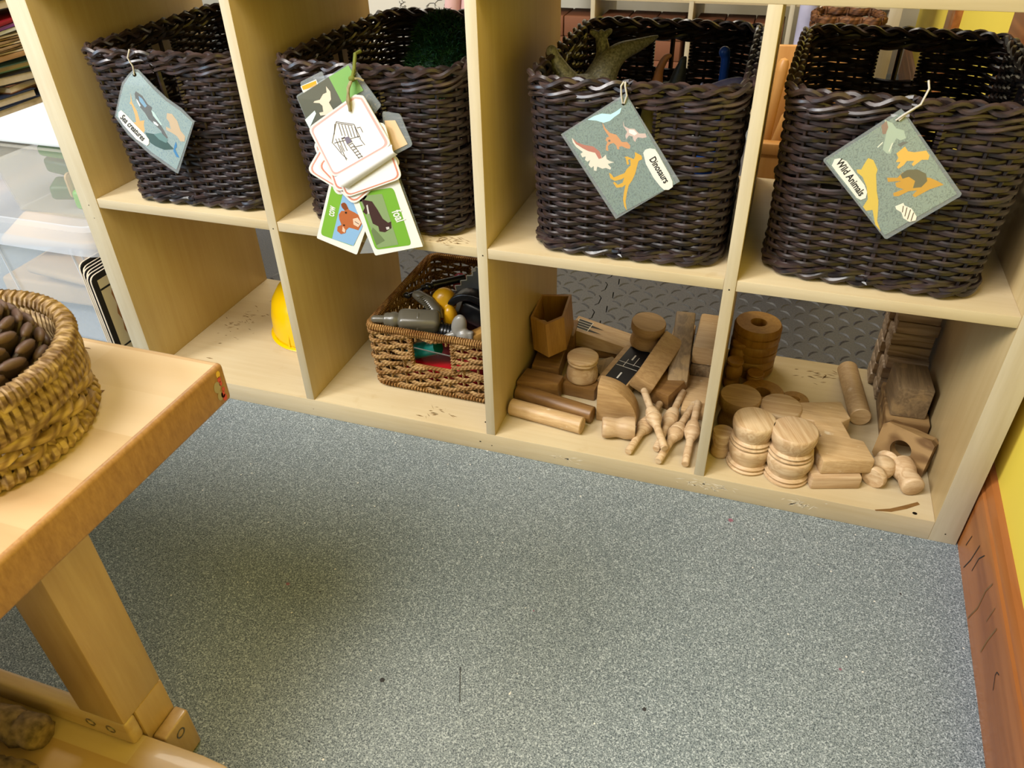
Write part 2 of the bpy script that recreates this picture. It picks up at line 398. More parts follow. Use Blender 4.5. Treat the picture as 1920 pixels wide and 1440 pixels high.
struct(skew_box(.018, .10, -2.9, 3.4, 0, 2.8, G()).obj('wall_right', 'yellow_wall'))
g = G()
M = Matrix.Translation((1.4665, 0, 0)) @ Matrix.Rotation(wa, 4, 'Z')
prof = [(0, 0), (0, .096), (.002, .103), (.005, .106), (.006, .112), (.010, .118), (.018, .121), (.018, 0)]
vs = []
for y in (-2.9, 3.0): vs += [M @ Vector((px, y, pz)) for px, pz in prof]
n = len(prof)
g.add(vs, [[i, i + 1, n + i + 1, n + i] for i in range(n - 1)] + [list(range(n))[::-1], [n + i for i in range(n)]])
# scuffs and pen strokes on the skirting board
def stroke(g, pts, wd, mi):
    for (y0, z0), (y1, z1) in zip(pts, pts[1:]):
        d = Vector((y1 - y0, z1 - z0)); nn = Vector((-d.y, d.x)).normalized() * wd / 2
        q = [(y0 + nn.x, z0 + nn.y), (y0 - nn.x, z0 - nn.y), (y1 - nn.x, z1 - nn.y), (y1 + nn.x, z1 + nn.y)]
        g.add([M @ Vector((-.0004, a, b)) for a, b in q], [[0, 1, 2, 3]], mi)
stroke(g, [(-.055, .012), (-.066, .04), (-.072, .075)], .0022, 1)
stroke(g, [(-.085, .038), (-.088, .066), (-.10, .085)], .0018, 1)
stroke(g, [(-.14, .004), (-.152, .04), (-.15, .072), (-.158, .094)], .003, 2)
stroke(g, [(-.215, .03), (-.216, .055), (-.222, .085)], .003, 2)
stroke(g, [(-.285, .05), (-.272, .062), (-.272, .068), (-.279, .072)], .0016, 1)
stroke(g, [(-.028, .03), (-.034, .055)], .002, 1)
stroke(g, [(-.19, .06), (-.194, .09)], .002, 2)
struct(g.obj('baseboard_right', ['skirting_wood', 'black_ink', 'block_brown'], angle=25))
struct(G().box((-1.0, 2.85, 1.4), (6.6, .08, 2.8)).obj('wall_back', 'cream_wall'))
g = skew_box(-.006, .02, .50, .82, .1, 2.6, G(), .003); struct(g.obj('trim_1', 'skirting_wood'))
g = skew_box(-.002, .02, 1.62, 1.78, .1, 2.6, G(), .003); struct(g.obj('trim_2', 'skirting_wood'))

# foam mats behind the unit with interlocking teeth
SEAM = [(.815, .41)]
yy = .43; k = 0
while yy < 1.75:
    SEAM += [(.797, yy), (.790, yy + .010), (.822, yy + .006), (.818, yy + .034), (.790, yy + .030), (.797, yy + .040)]
    yy += .066
SEAM.append((.815, yy))
def seam_x(y): return .806
def ridges(g, x0, x1, y0, y1, z, ok):
    j = 0; p = .030
    y = y0
    while y < y1:
        i = 0; x = x0
        while x < x1:
            if ok(x, y):
                a0 = (PI / 4 if (i + j) % 2 else -PI / 4) + .1
                L = .0155; n = 7; vs = []
                for q in range(n + 1):
                    t = q / n * 2 - 1; px = t * L; py = .006 * (1 - t * t); wd = .0036 * math.sqrt(max(0, 1 - t * t)) + .0001
                    for s_, hh in ((-1, 0), (0, .0026), (1, 0)):
                        qx, qy = px, py + s_ * wd
                        vs.append((x + qx * math.cos(a0) - qy * math.sin(a0), y + qx * math.sin(a0) + qy * math.cos(a0), z + hh * math.sqrt(max(0.02, 1 - t * t))))
                fs = []
                for q in range(n):
                    for s_ in (0, 1): fs.append([q * 3 + s_, q * 3 + 3 + s_, q * 3 + 4 + s_, q * 3 + 1 + s_])
                g.add(vs, fs)
            x += p; i += 1
        y += p; j += 1
for side in (0, 1):
    g = G()
    if side == 0: poly = [(x - .0012, y) for x, y in SEAM] + [(-.55, SEAM[-1][1]), (-.55, .41)]
    else: poly = [(x + .0012, y) for x, y in SEAM][::-1] + [(.815, .41), (1.478, .41), (1.52, SEAM[-1][1])]
    g.prism(poly, .001, .011)
    if side == 0: ridges(g, .02, .785, .425, 1.25, .0108, lambda x, y: True)
    else: ridges(g, .835, 1.46, .425, 1.35, .0108, lambda x, y: True)
    o = g.obj('foam_floor_mat', 'foam_dark', angle=20)
    tag(o, ['dark grey puzzle foam mat, the left of the two behind the shelving unit', 'dark grey puzzle foam mat, the right one behind the wooden blocks'][side], 'mat', 'interlocking foam mats')

# ------------------------------------------------------------------ cube shelving unit
unit = thing('cube_shelving_unit', 'pale birch cube shelving unit holding dark wicker baskets and wooden toys', 'shelving unit', (X[8] / 2, DEP / 2, 0))
def board(name, x0, x1, y0, y1, z0, z1, mats, r=.0009, extra=None):
    g = G().box(((x0 + x1) / 2, (y0 + y1) / 2, (z0 + z1) / 2), (x1 - x0, y1 - y0, z1 - z0), None, r)
    # front edge band gets the second material
    for i, f in enumerate(g.f):
        if all(g.v[k][1] < y0 + .0006 for k in f): g.m[i] = 1
    if extra:
        for (ex, ez, er) in extra:
            g.add([(ex + er * math.cos(a * PI / 4), y0 - .0002, ez + er * math.sin(a * PI / 4)) for a in range(8)], [list(range(8))], 2)
    return g.obj(name, mats, unit)
BM = ['birch', 'birch_edge', 'dark_hole']; BX = ['birch_x', 'birch_edge_x', 'dark_hole']
ZT = Z4 + .0379
board('side_panel', 0, T, 0, DEP, 0, ZT, BM, extra=[(.018, Z2 + .003, .001), (.020, .35, .0008)])
board('side_panel', X[7], X[8], 0, DEP, 0, ZT, BM, extra=[(X[7] + .019, .018, .0012)])
g = G().box(((T + X[7]) / 2, DEP / 2, ZB / 2), (X[7] - T, DEP, ZB), None, .0009)
for i, f in enumerate(g.f):
    if all(g.v[k][1] < .0006 for k in f): g.m[i] = 1
for ex, ez, er in ((X[1] + .01, .016, .001), (X[3] + .009, .014, .0014), (X[5] + .004, .016, .0011), (X[3] - .012, .018, .002)):
    g.add([(ex + er * math.cos(a * PI / 4), -.0002, ez + er * .6 * math.sin(a * PI / 4)) for a in range(8)], [list(range(8))], 2)
# brown streak and screw head on the bottom board
def topquad(g, pts, z, mi): g.add([(x, y, z) for x, y in pts], [list(range(len(pts)))], mi)
topquad(g, [(1.343, .001), (1.365, .010), (1.385, .023), (1.405, .037), (1.408, .032), (1.388, .016), (1.366, .003), (1.344, -.002 + .001)], ZB + .0002, 3)
topquad(g, [(1.399 + .0035 * math.cos(a * PI / 5), .010 + .003 * math.sin(a * PI / 5)) for a in range(10)], ZB + .0003, 2)
topquad(g, [(.712 + .0022 * math.cos(a * PI / 5), .030 + .002 * math.sin(a * PI / 5)) for a in range(10)], ZB + .0003, 2)
g.obj('bottom_board', BX + ['block_brown'], unit)
def wear(name_mat, cx, cy, cz, w_, h_, n_, plane, seed):
    rr = random.Random(seed); g = G()
    for _ in range(n_):
        a, b = cx + rr.gauss(0, w_ * .4), (cy if plane == 'z' else cz) + rr.gauss(0, h_ * .4); l, t_ = rr.uniform(.002, .009), rr.uniform(.0004, .0012); th = rr.gauss(.1, .5)
        q = [(a - l * math.cos(th), b - l * math.sin(th)), (a + t_ * .5, b - t_ * 1.2), (a + l * math.cos(th), b + l * math.sin(th)), (a - t_ * .5, b + t_ * 1.2)]
        g.add([(x, y, cz) if plane == 'z' else (x, cy, y) for x, y in q], [[0, 1, 2, 3]])
    g.obj('wear_marks', name_mat, unit)
wear('wear_dark', .665, .012, Z3 + .0003, .05, .022, 34, 'z', 1); wear('wear_dark', .10, .20, ZB + .0003, .05, .12, 46, 'z', 2); wear('wear_dark', .62, .03, ZB + .0003, .07, .02, 16, 'z', 3)
wear('wear_dark', 1.27, .33, ZB + .0003, .12, .04, 30, 'z', 4); wear('wear_pale', 1.10, -.0003, .020, .05, .009, 40, 'y', 5); wear('wear_pale', 1.24, -.0003, .022, .03, .008, 22, 'y', 6); wear('wear_pale', .86, -.0003, .018, .05, .008, 16, 'y', 7)
board('top_board', T, X[7], 0, DEP, Z4, ZT, BX)
for i, q in ((1, (X[1] + .008, Z2 + .004, .0011)), (3, (X[3] + .009, Z2 + .005, .0012)), (5, (X[5] + .008, Z2 + .002, .0012))):
    board('divider_panel', X[i], X[i + 1], .0, DEP, ZB, Z4, BM, extra=[q])
for i in (0, 2, 4, 6): board('shelf_board', X[i], X[i + 1], .0012, DEP, Z2, Z3, BX)

# ------------------------------------------------------------------ woven baskets
def rrect(hx, hy, r, n):
    """n points of a rounded rectangle starting at front centre (0,-hy), counter-clockwise, with outward normals"""
    segs = [('l', (0, -hy), (hx - r, -hy)), ('a', (hx - r, -hy + r), -PI / 2), ('l', (hx, -hy + r), (hx, hy - r)), ('a', (hx - r, hy - r), 0),
            ('l', (hx - r, hy), (-hx + r, hy)), ('a', (-hx + r, hy - r), PI / 2), ('l', (-hx, hy - r), (-hx, -hy + r)), ('a', (-hx + r, -hy + r), PI), ('l', (-hx + r, -hy), (0, -hy))]
    Ls = []
    for s in segs: Ls.append(math.hypot(s[2][0] - s[1][0], s[2][1] - s[1][1]) if s[0] == 'l' else r * PI / 2)
    tot = sum(Ls); out = []
    for i in range(n):
        d = tot * i / n; k = 0
        while d > Ls[k] + 1e-12 and k < len(segs) - 1: d -= Ls[k]; k += 1
        s = segs[k]; t = d / Ls[k]
        if s[0] == 'l':
            a, b = Vector(s[1]), Vector(s[2]); p = a.lerp(b, t); tt = (b - a).normalized(); out.append((p.x, p.y, tt.y, -tt.x))
        else:
            an = s[2] + t * PI / 2; out.append((s[1][0] + r * math.cos(an), s[1][1] + r * math.sin(an), math.cos(an), math.sin(an)))
    return out, tot
def weave(base, top, h, stakes, rows, sr, amp, gap, stake_r, sub=4, z0=.012, rnd=random, centre=True):
    """woven wall as tubes. base/top: (hx,hy,r). gap: (half width, z0, z1) or None"""
    g = G(); N = stakes * sub
    B, _ = rrect(*base, N); Tp, tot = rrect(*top, N); sw = tot / stakes
    def at(i, z, off):
        i %= N; f = z / h; b, t = B[i], Tp[i]; nx, ny = b[2] + (t[2] - b[2]) * f, b[3] + (t[3] - b[3]) * f; l = math.hypot(nx, ny)
        return Vector((b[0] + (t[0] - b[0]) * f + nx / l * off, b[1] + (t[1] - b[1]) * f + ny / l * off, z))
    qn = N // 4
    def ingap(i, z):
        if not gap: return False
        i %= N; d = min(abs(((i + qn / 2) % qn) - qn / 2), 99)
        side = int(round(i / qn)) % 4
        return d * sw / sub < gap[0] and gap[1] < z < gap[2] and side in gap[3]
    pitch = (h - z0) / rows
    for k in range(rows):
        z = z0 + (k + .5) * pitch; ph = rnd.random() * 6; ja = rnd.uniform(.2, .9) * pitch * .14
        band = abs(z / h - .56) < .5 / rows * 1.6
        pts = []
        for i in range(N + (0 if False else 0)):
            off = amp * math.cos(PI * i / sub + PI * k)
            if band: off = amp * 1.1 * math.cos(PI * i / sub / 2 + PI * k) + .0015
            zz = z + ja * math.sin(i * .13 + ph) + rnd.uniform(-1, 1) * pitch * .03
            if band: zz += pitch * .45 * math.sin(PI * i / sub / 2 + PI * k)
            pts.append(None if ingap(i, z) else at(i, zz, off))
        if all(p is not None for p in pts): g.tube(pts, 0, 6, True, flat=sr, up=(0, 0, 1))
        else:
            st = next(i for i in range(N) if pts[i] is None); run = []
            for q in range(N + 1):
                p = pts[(st + q) % N]
                if p is None or q == N:
                    if len(run) > 2: g.tube(run, 0, 6, False, flat=sr, up=(0, 0, 1))
                    run = []
                else: run.append(p)
    for sidx in range(stakes):
        i = sidx * sub; d = min(abs(((i + qn / 2) % qn) - qn / 2), 99)
        if gap and (0 if centre else -1) < d * sw / sub < gap[0] and int(round(i / qn)) % 4 in gap[3]:
            g.tube([at(i, .004, 0), at(i, gap[1], 0)], stake_r, 5); g.tube([at(i, gap[2], 0), at(i, h, 0)], stake_r, 5)
        else: g.tube([at(i, .004, 0), at(i, h * .5, 0), at(i, h, 0)], stake_r * (1.5 if gap and d == 0 else 1), 5)
    # wrapped edges of the hand holes
    if gap:
        for side in gap[3]:
            for s_ in (-1, 1):
                i = side * qn + int(round(s_ * (gap[0] / sw * sub)))
                pts = []; m = 60
                for q in range(m + 1):
                    z = gap[1] - .004 + (gap[2] - gap[1] + .008) * q / m; a = 2 * PI * q / 6
                    c = at(i, z, 0); n_ = (at(i, z, .01) - c).normalized(); t_ = Vector((-n_.y, n_.x, 0))
                    pts.append(c + n_ * math.cos(a) * .0045 + t_ * math.sin(a) * .0035)
                g.tube(pts, .0022, 5)
    return g, at, N
def braid(at, N, h, z, reps, ra, rb, rs, off=0, strands=3, step=1):
    g = G(); M_ = N // step
    for s in range(strands):
        pts = []
        for i in range(M_):
            th = 2 * PI * reps * i / M_ + 2 * PI * s / strands
            pts.append(at(i * step, h, off + ra * math.cos(th)) + Vector((0, 0, z + rb * math.sin(2 * th if strands == 3 else th))))
        g.tube(pts, rs, 6, True)
    return g
BH = .228
wb, wat, wN = weave((.127, .177, .045), (.1345, .190, .040), BH, 44, 33, (.0037, .0024), .0034, (.0305, .170, .212, (0, 1, 2, 3)), .0026, sub=6)
# rim: scalloped braid above a twined band
rim = braid(wat, wN, BH, .0075, 13, .0060, .0044, .0037, 0, 3)
r2 = braid(wat, wN, BH, -.004, 14, .0042, .0040, .0031, .0015, 2); rim.add(r2.v, r2.f, 0, r2.u)
r3 = braid(wat, wN, BH - .012, 0, 14, .0045, .0042, .0030, .0012, 2); rim.add(r3.v, r3.f, 0, r3.u)
# frayed ends sticking out of the weave
foot = braid(wat, wN, .004, 0.0055, 12, .0045, .0038, .0042, .001, 3)
f2 = braid(wat, wN, .014, 0.002, 17, .0040, .0030, .0034, .002, 2); foot.add(f2.v, f2.f, 0, f2.u)
bp = G(); Bp, _ = rrect(.126, .172, .045, 64); bp.prism([(p[0], p[1]) for p in Bp], .003, .009)
def make_basket(label, loc, rz):
    t = thing('wicker_basket', label, 'basket', loc, 'dark wicker baskets in the upper cells')
    t.rotation_euler = (0, 0, rz); return t
bk = make_basket('dark brown wicker basket with the sea creatures picture card', (.222, .200, Z3 + .0005), math.radians(3))
parts = [wb.obj('woven_body', 'wicker', bk, world=False), rim.obj('braided_rim', 'wicker_rim', bk, world=False), foot.obj('braided_foot', 'wicker', bk, world=False), bp.obj('base_panel', 'wicker', bk, world=False)]
for loc, rz, lab in (((.562, .200, Z3 + .0005), 0, 'dark brown wicker basket with artificial grass and a bundle of picture cards'),
                     ((.930, .198, Z3 + .0005), math.radians(1.0), 'dark brown wicker basket full of toy dinosaurs with the Dinosaurs card'),
                     ((1.256, .205, Z3 + .0005), math.radians(-2.2), 'dark brown wicker basket with the Wild Animals card, nearest the yellow wall')):
    c = bk.copy(); COL.objects.link(c); c.location = loc; c.rotation_euler = (0, 0, rz); c['label'] = lab
    for p in parts:
        q = p.copy(); COL.objects.link(q); q.parent = c

# ------------------------------------------------------------------ printed cards (flat prints on real cards)
class Card:
    """drawing given in sheet units (X, Y down); the sheet lies in an upright plane"""
    def __init__(s, ax, az, o, k, y): s.ax, s.az, s.o, s.k, s.y = ax, az, o, k, y
    def p(s, X, Y):
        u, v = s.o[0] + X / s.k, s.o[1] + Y / s.k
        return (s.ax[0] + s.ax[1] * u + s.ax[2] * v, s.az[0] + s.az[1] * u + s.az[2] * v)
    def slab(s, g, pts, y, th, mi=0):
        q = [s.p(*a) for a in pts]; ar = sum(q[i][0] * q[(i + 1) % len(q)][1] - q[(i + 1) % len(q)][0] * q[i][1] for i in range(len(q)))
        if ar < 0: q = q[::-1]
        n = len(q); vs = [(x, y, z) for x, z in q] + [(x, y + th, z) for x, z in q]
        g.add(vs, [list(range(n)), list(range(n, 2 * n))[::-1]] + [[i, n + i, n + (i + 1) % n, (i + 1) % n] for i in range(n)], mi)
    def line(s, g, a, b, wd, y, mi):
        a, b = Vector(a), Vector(b); d = (b - a).normalized(); n = Vector((-d.y, d.x)) * wd / 2
        s.slab(g, [a + n, a - n, b - n, b + n], y, .0001, mi)
    def text(s, g, txt, A, B, size, y, mi, shear=0):
        """baseline from A to B (sheet units), letters of the given cap size"""
        cu = bpy.data.curves.new('t', 'FONT'); cu.body = txt; cu.size = 1; cu.shear = shear; cu.resolution_u = 3; cu.offset = .022
        ob = bpy.data.objects.new('t', cu); COL.objects.link(ob)
        dg = bpy.context.evaluated_depsgraph_get(); me = bpy.data.meshes.new_from_object(ob.evaluated_get(dg))
        w_ = max(v.co.x for v in me.vertices); A, B = Vector(A), Vector(B); d = (B - A); L = d.length; d.normalize(); n = Vector((d.y, -d.x))
        vs = []
        for v in me.vertices:
            q = A + d * (v.co.x / w_ * L) + n * (v.co.y * size); x, z = s.p(q.x, q.y); vs.append((x, y, z))
        g.add(vs, [list(f.vertices)[::1] for f in me.polygons], mi)
        bpy.data.objects.remove(ob)
def picture_card(card, label, loc, outer, inner, bgcol, shapes, lab, txt, A, B, size, hole, loop):
    t = thing('picture_card', label, 'card', loc)
    y = card.y
    g = G(); card.slab(g, outer, y - .0002, .0012); g.obj('laminate_pouch', 'laminate', t)
    g = G(); card.slab(g, inner, y, .0008, 0); mats = [bgcol]; yy = y - .00006
    for col, pts in shapes:
        k = ink(col)
        if k not in mats: mats.append(k)
        if len(pts) == 2: card.line(g, pts[0], pts[1], 9, yy, mats.index(k))
        else: card.slab(g, pts, yy, .00004, mats.index(k))
        yy -= .00003
    hc = [(hole[0] + 20 * math.cos(a * PI / 6), hole[1] + 20 * math.sin(a * PI / 6)) for a in range(12)]
    mats.append('dark_hole'); card.slab(g, hc, y - .0005, .0001, len(mats) - 1)
    g.obj('printed_picture', mats, t)
    g = G(); card.slab(g, lab, y - .0007, .0002, 0); card.text(g, txt, A, B, size, y - .0009, 1)
    o = g.obj('name_label', ['white_ink', 'black_ink'], t); o['label'] = 'white label reading ' + txt
    hx, hz = card.p(*hole); g = G()
    for path in loop: g.tube([(hx + a, y + b, hz + c) for a, b, c in path], .0011, 6)
    o = g.obj('string', 'twine_white', t); return t
def photo_bg(name, c1, c2):
    m, N, L, b = base_mat(name, c1, .25, .5, 0, .8)
    tc = N.new('ShaderNodeTexCoord'); v = N.new('ShaderNodeTexWave'); v.inputs['Scale'].default_value = 60; v.inputs['Distortion'].default_value = 14; v.inputs['Detail'].default_value = 1
    v.inputs['Detail Scale'].default_value = 3
    L.new(tc.outputs['Object'], v.inputs['Vector']); r = ramp(N, [(.0, c2), (.35, c1)]); L.new(v.outputs['Fac'], r.inputs[0]); L.new(r.outputs[0], b.inputs['Base Color'])
    n = N.new('ShaderNodeTexNoise'); n.inputs['Scale'].default_value = 28; L.new(tc.outputs['Object'], n.inputs['Vector'])
    bp = N.new('ShaderNodeBump'); bp.inputs['Strength'].default_value = .25; bp.inputs['Distance'].default_value = .002; L.new(n.outputs['Fac'], bp.inputs['Height'])
    L.new(bp.outputs[0], b.inputs['Coat Normal'])
photo_bg('photo_green', '#71857c', '#4f625b'); photo_bg('photo_blue', '#8fa6a6', '#74909a'); photo_bg('photo_olive', '#7d8f83', '#5c6e64')
YC = -.0055
cd = Card((.1283106, .0006749654, 4.267184e-05), (.6670936, 6.083594e-05, -.0006791189), (1030, 180), 6, YC)
lp = lambda dx: [[(-.001, -.001, 0), (-.003, -.002, .010), (-.002 + dx, -.001, .020), (dx, .004, .0235)], [(.001, -.001, 0), (.004, -.002, .010), (.003 + dx, -.001, .020), (dx + .002, .004, .0235)]]
picture_card(cd, 'laminated dinosaurs photo card hanging by string from a dark basket', (.93, YC, .46),
    [(862, -15), (130, 410), (750, 1398), (1468, 940)], [(868, 8), (165, 405), (765, 1350), (1425, 965)], 'photo_green',
    [('#f0e2d2', [(255, 450), (300, 500), (400, 540), (500, 550), (570, 610), (600, 680), (640, 640), (650, 690), (690, 715), (735, 725), (660, 745), (700, 790), (690, 810), (640, 790), (600, 800), (540, 775), (530, 825), (500, 820), (500, 770), (470, 790), (440, 760), (460, 700), (430, 720), (400, 700), (410, 660), (370, 670), (350, 630), (380, 610), (350, 590), (300, 550), (265, 500)]),
     ('#b8532a', [(262, 455), (320, 505), (400, 532), (500, 548), (570, 605), (595, 680), (560, 690), (520, 620), (440, 600), (380, 570), (300, 520)]),
     ('#d8892e', [(605, 285), (640, 350), (690, 400), (760, 420), (800, 470), (820, 500), (880, 500), (915, 540), (910, 575), (870, 570), (820, 545), (790, 555), (795, 580), (770, 580), (760, 540), (730, 510), (690, 520), (665, 545), (670, 600), (640, 590), (645, 540), (660, 500), (640, 480), (650, 450), (680, 440), (650, 400), (620, 350)]),
     ('#3a3428', [(668, 480), (690, 472), (696, 492), (676, 500)]),
     ('#d9b8b0', [(833, 270), (850, 330), (900, 355), (960, 360), (1010, 410), (1080, 410), (1095, 450), (1050, 460), (1000, 450), (980, 470), (970, 500), (950, 480), (940, 440), (900, 430), (870, 470), (860, 430), (880, 390), (840, 330)]),
     ('#f4eee8', [(900, 365), (955, 372), (990, 410), (960, 430), (900, 400)]),
     ('#d9aa48', [(965, 610), (1040, 650), (1050, 690), (1010, 710), (990, 780), (975, 850), (940, 930), (900, 990), (880, 1080), (865, 1180), (880, 1290), (850, 1240), (835, 1150), (850, 1050), (865, 980), (830, 1010), (760, 1020), (720, 960), (740, 950), (775, 985), (830, 960), (850, 900), (820, 920), (740, 940), (690, 910), (675, 845), (700, 860), (730, 900), (800, 870), (850, 850), (880, 800), (920, 760), (915, 690), (890, 700), (905, 745), (880, 755), (865, 680), (850, 665), (880, 660), (930, 680), (955, 690), (970, 660)]),
     ('#bfeaf6', [(440, 255), (520, 215), (600, 190), (700, 200), (760, 170), (820, 130), (800, 190), (740, 230), (690, 270), (620, 290), (540, 265)])],
    [(1060, 620), (1080, 585), (1130, 570), (1190, 580), (1230, 640), (1290, 750), (1350, 850), (1390, 940), (1395, 1000), (1350, 1035), (1300, 1035), (1260, 1000), (1180, 900), (1090, 740)],
    'Dinosaurs', (1125, 690), (1300, 965), 108, (838, 88), lp(-.002))
cd = Card((.2678848, .0005512328, .000152861), (.6573686, 5.344513e-05, -.0006136855), (1530, 180), 5.141, YC)
picture_card(cd, 'laminated wild animals photo card hanging from the rightmost basket', (1.245, YC, .47),
    [(825, 138), (860, 170), (1400, 920), (1390, 945), (690, 1388), (665, 1385), (68, 610), (72, 590)], [(835, 165), (1355, 925), (665, 1350), (95, 605)], 'photo_olive',
    [('#a9bba6', [(670, 230), (740, 260), (780, 310), (850, 330), (870, 400), (820, 420), (780, 400), (740, 470), (730, 540), (690, 540), (650, 500), (670, 420), (690, 330)]),
     ('#8a5a38', [(640, 280), (690, 240), (705, 300), (680, 360), (650, 360)]), ('#f2f0dc', [(602, 482), (652, 435)]), ('#f2f0dc', [(710, 522), (745, 442)]),
     ('#4a4438', [(790, 460), (840, 430), (900, 435), (860, 455), (820, 480)]),
     ('#e2b45c', [(780, 540), (830, 500), (860, 475), (890, 520), (950, 530), (1060, 515), (1090, 560), (1080, 600), (1020, 600), (940, 660), (925, 640), (950, 610), (880, 610), (850, 650), (800, 685), (785, 670), (820, 620), (775, 620), (800, 580)]),
     ('#c99a48', [(950, 760), (1100, 770), (1170, 800), (1230, 835), (1185, 850), (1100, 880), (960, 960), (935, 940), (980, 890), (900, 900), (800, 950), (755, 950), (750, 920), (850, 880), (780, 860), (770, 820), (830, 800), (700, 810), (690, 770), (790, 770), (840, 720), (950, 700)]),
     ('#6e6a58', [(820, 740), (880, 695), (980, 690), (1060, 730), (1075, 800), (1020, 860), (940, 870), (960, 800), (900, 760), (840, 780)]),
     ('#d9bc5a', [(510, 580), (560, 600), (600, 690), (585, 740), (590, 900), (605, 1000), (600, 1100), (590, 1200), (625, 1310), (570, 1240), (545, 1090), (480, 1100), (450, 1060), (500, 980), (490, 860), (450, 760), (400, 720), (395, 690), (440, 690), (470, 640)]),
     ('#efe9dc', [(770, 1050), (850, 1015), (860, 1040), (930, 1070), (980, 1150), (970, 1190), (910, 1205), (850, 1170), (830, 1110), (780, 1080)]),
     ('#5a5040', [(850, 1045), (840, 1110)]), ('#5a5040', [(885, 1060), (865, 1150)]), ('#5a5040', [(920, 1080), (890, 1180)]), ('#5a5040', [(950, 1110), (925, 1195)])],
    [(150, 650), (180, 590), (230, 580), (300, 610), (380, 720), (470, 840), (495, 910), (480, 970), (430, 990), (390, 970), (300, 850), (200, 720)],
    'Wild Animals', (192, 622), (418, 955), 108, (795, 228), [[(-.002, -.001, -.001), (.004, -.003, .006), (.018, -.003, .018), (.022, -.001, .034), (.020, .004, .041)], [(.001, -.001, -.001), (.006, -.002, .006), (.019, -.001, .018)]])
cd = Card((-.01223648, .001002491, -.0002891641), (.6939334, 7.390668e-05, -.0008184747), (190, 100), 6, YC)
picture_card(cd, 'bent laminated sea creatures photo card on the leftmost basket', (.21, YC, .45),
    [(385, 185), (430, 195), (600, 370), (740, 500), (900, 610), (1045, 755), (950, 1100), (880, 1360), (860, 1355), (560, 1145), (300, 910), (150, 700), (205, 480), (245, 330), (320, 240)],
    [(385, 215), (430, 225), (590, 400), (730, 530), (890, 640), (1025, 765), (930, 1090), (860, 1315), (570, 1110), (320, 880), (170, 690), (225, 480), (265, 350), (330, 260)], 'photo_blue',
    [('#e0ac48', [(340, 435), (355, 540), (410, 640), (440, 750), (490, 740), (485, 800), (495, 860), (480, 885), (400, 800), (360, 770), (395, 760), (385, 680), (350, 570), (325, 550), (340, 530)]),
     ('#3b3330', [(400, 420), (470, 470), (530, 560), (580, 600), (570, 640), (640, 740), (710, 850), (760, 940), (720, 960), (680, 860), (600, 780), (540, 730), (500, 660), (440, 590), (400, 520), (385, 450)]),
     ('#e6ecec', [(402, 500), (420, 520), (452, 580), (440, 590), (408, 530)]), ('#e6ecec', [(590, 750), (620, 762), (652, 795), (640, 806), (600, 780)]),
     ('#6aa0c4', [(430, 470), (470, 500), (522, 580), (500, 600), (440, 530)]), ('#bcd4d4', [(570, 630), (600, 650), (690, 790), (680, 800), (590, 690)]),
     ('#c9b296', [(745, 660), (800, 670), (860, 750), (900, 860), (950, 920), (945, 980), (900, 980), (860, 920), (800, 880), (740, 850), (735, 810), (790, 840), (770, 760), (740, 720)]),
     ('#48605f', [(500, 880), (620, 900), (720, 950), (800, 1040), (830, 1070), (720, 1080), (620, 1040), (560, 1000)]),
     ('#6f8f90', [(600, 900), (680, 880), (760, 960), (740, 1000), (660, 960)]),
     ('#4a86b8', [(850, 980), (862, 1040), (842, 1070), (892, 1170), (860, 1160), (822, 1090), (832, 1030)])],
    [(195, 700), (200, 650), (230, 625), (290, 680), (400, 800), (500, 900), (545, 960), (545, 1010), (520, 1035), (400, 960), (250, 790)],
    'Sea creatures', (215, 712), (470, 980), 88, (390, 245), [[(0, -.001, 0), (.003, -.002, .012), (-.001, -.003, .024), (.002, .002, .0345)]])

# bundle of cards tied to the second basket
cd = Card((.0141723, .0008654285, -.0001297123), (.6791008, 8.244108e-05, -.0007804303), (540, 120), 3.789, -.006)
t = thing('card_bundle', 'bundle of farm picture cards tied with string to a dark basket', 'cards', (.56, -.006, .35))
def rounded(pts, r=.12):
    out = []; n = len(pts)
    for i in range(n):
        a, b, c = Vector(pts[i - 1]), Vector(pts[i]), Vector(pts[(i + 1) % n])
        p, q = b + (a - b) * r, b + (c - b) * r
        for k in range(5):
            s_ = k / 4; out.append(tuple((1 - s_) ** 2 * p + 2 * s_ * (1 - s_) * b + s_ ** 2 * q))
    return out
def pc(name, mats, slabs, label=None):
    g = G()
    for kind, pts, y, mi in slabs:
        if kind == 's': cd.slab(g, pts, y, .0012, mi)
        elif kind == 'p': cd.slab(g, pts, y, .00005, mi)
        elif kind == 'l': cd.line(g, pts[0], pts[1], pts[2] if len(pts) > 2 else 3, y, mi)
        elif kind == 't': cd.text(g, pts[0], pts[1], pts[2], pts[3], y, mi, pts[4])
    o = g.obj(name, mats, t)
    if label: o['label'] = label
    return o
pc('laminated_card', ['laminate', ink('#e8c8a0')], [('s', rounded([(640, 340), (760, 360), (855, 570), (690, 660)]), -.0075, 0), ('p', [(660, 400), (730, 400), (820, 560), (700, 620)], -.0078, 1)])
pc('laminated_card', ['laminate', ink('#f0ece4'), ink('#e8a820')], [('s', rounded([(85, 135), (240, 70), (300, 240), (160, 330)], .1), -.0075, 0), ('p', [(92, 160), (200, 120), (260, 250), (150, 300)], -.0078, 1), ('p', [(100, 160), (200, 128), (205, 160), (110, 185)], -.0080, 2)], 'yellow edged card at the back')
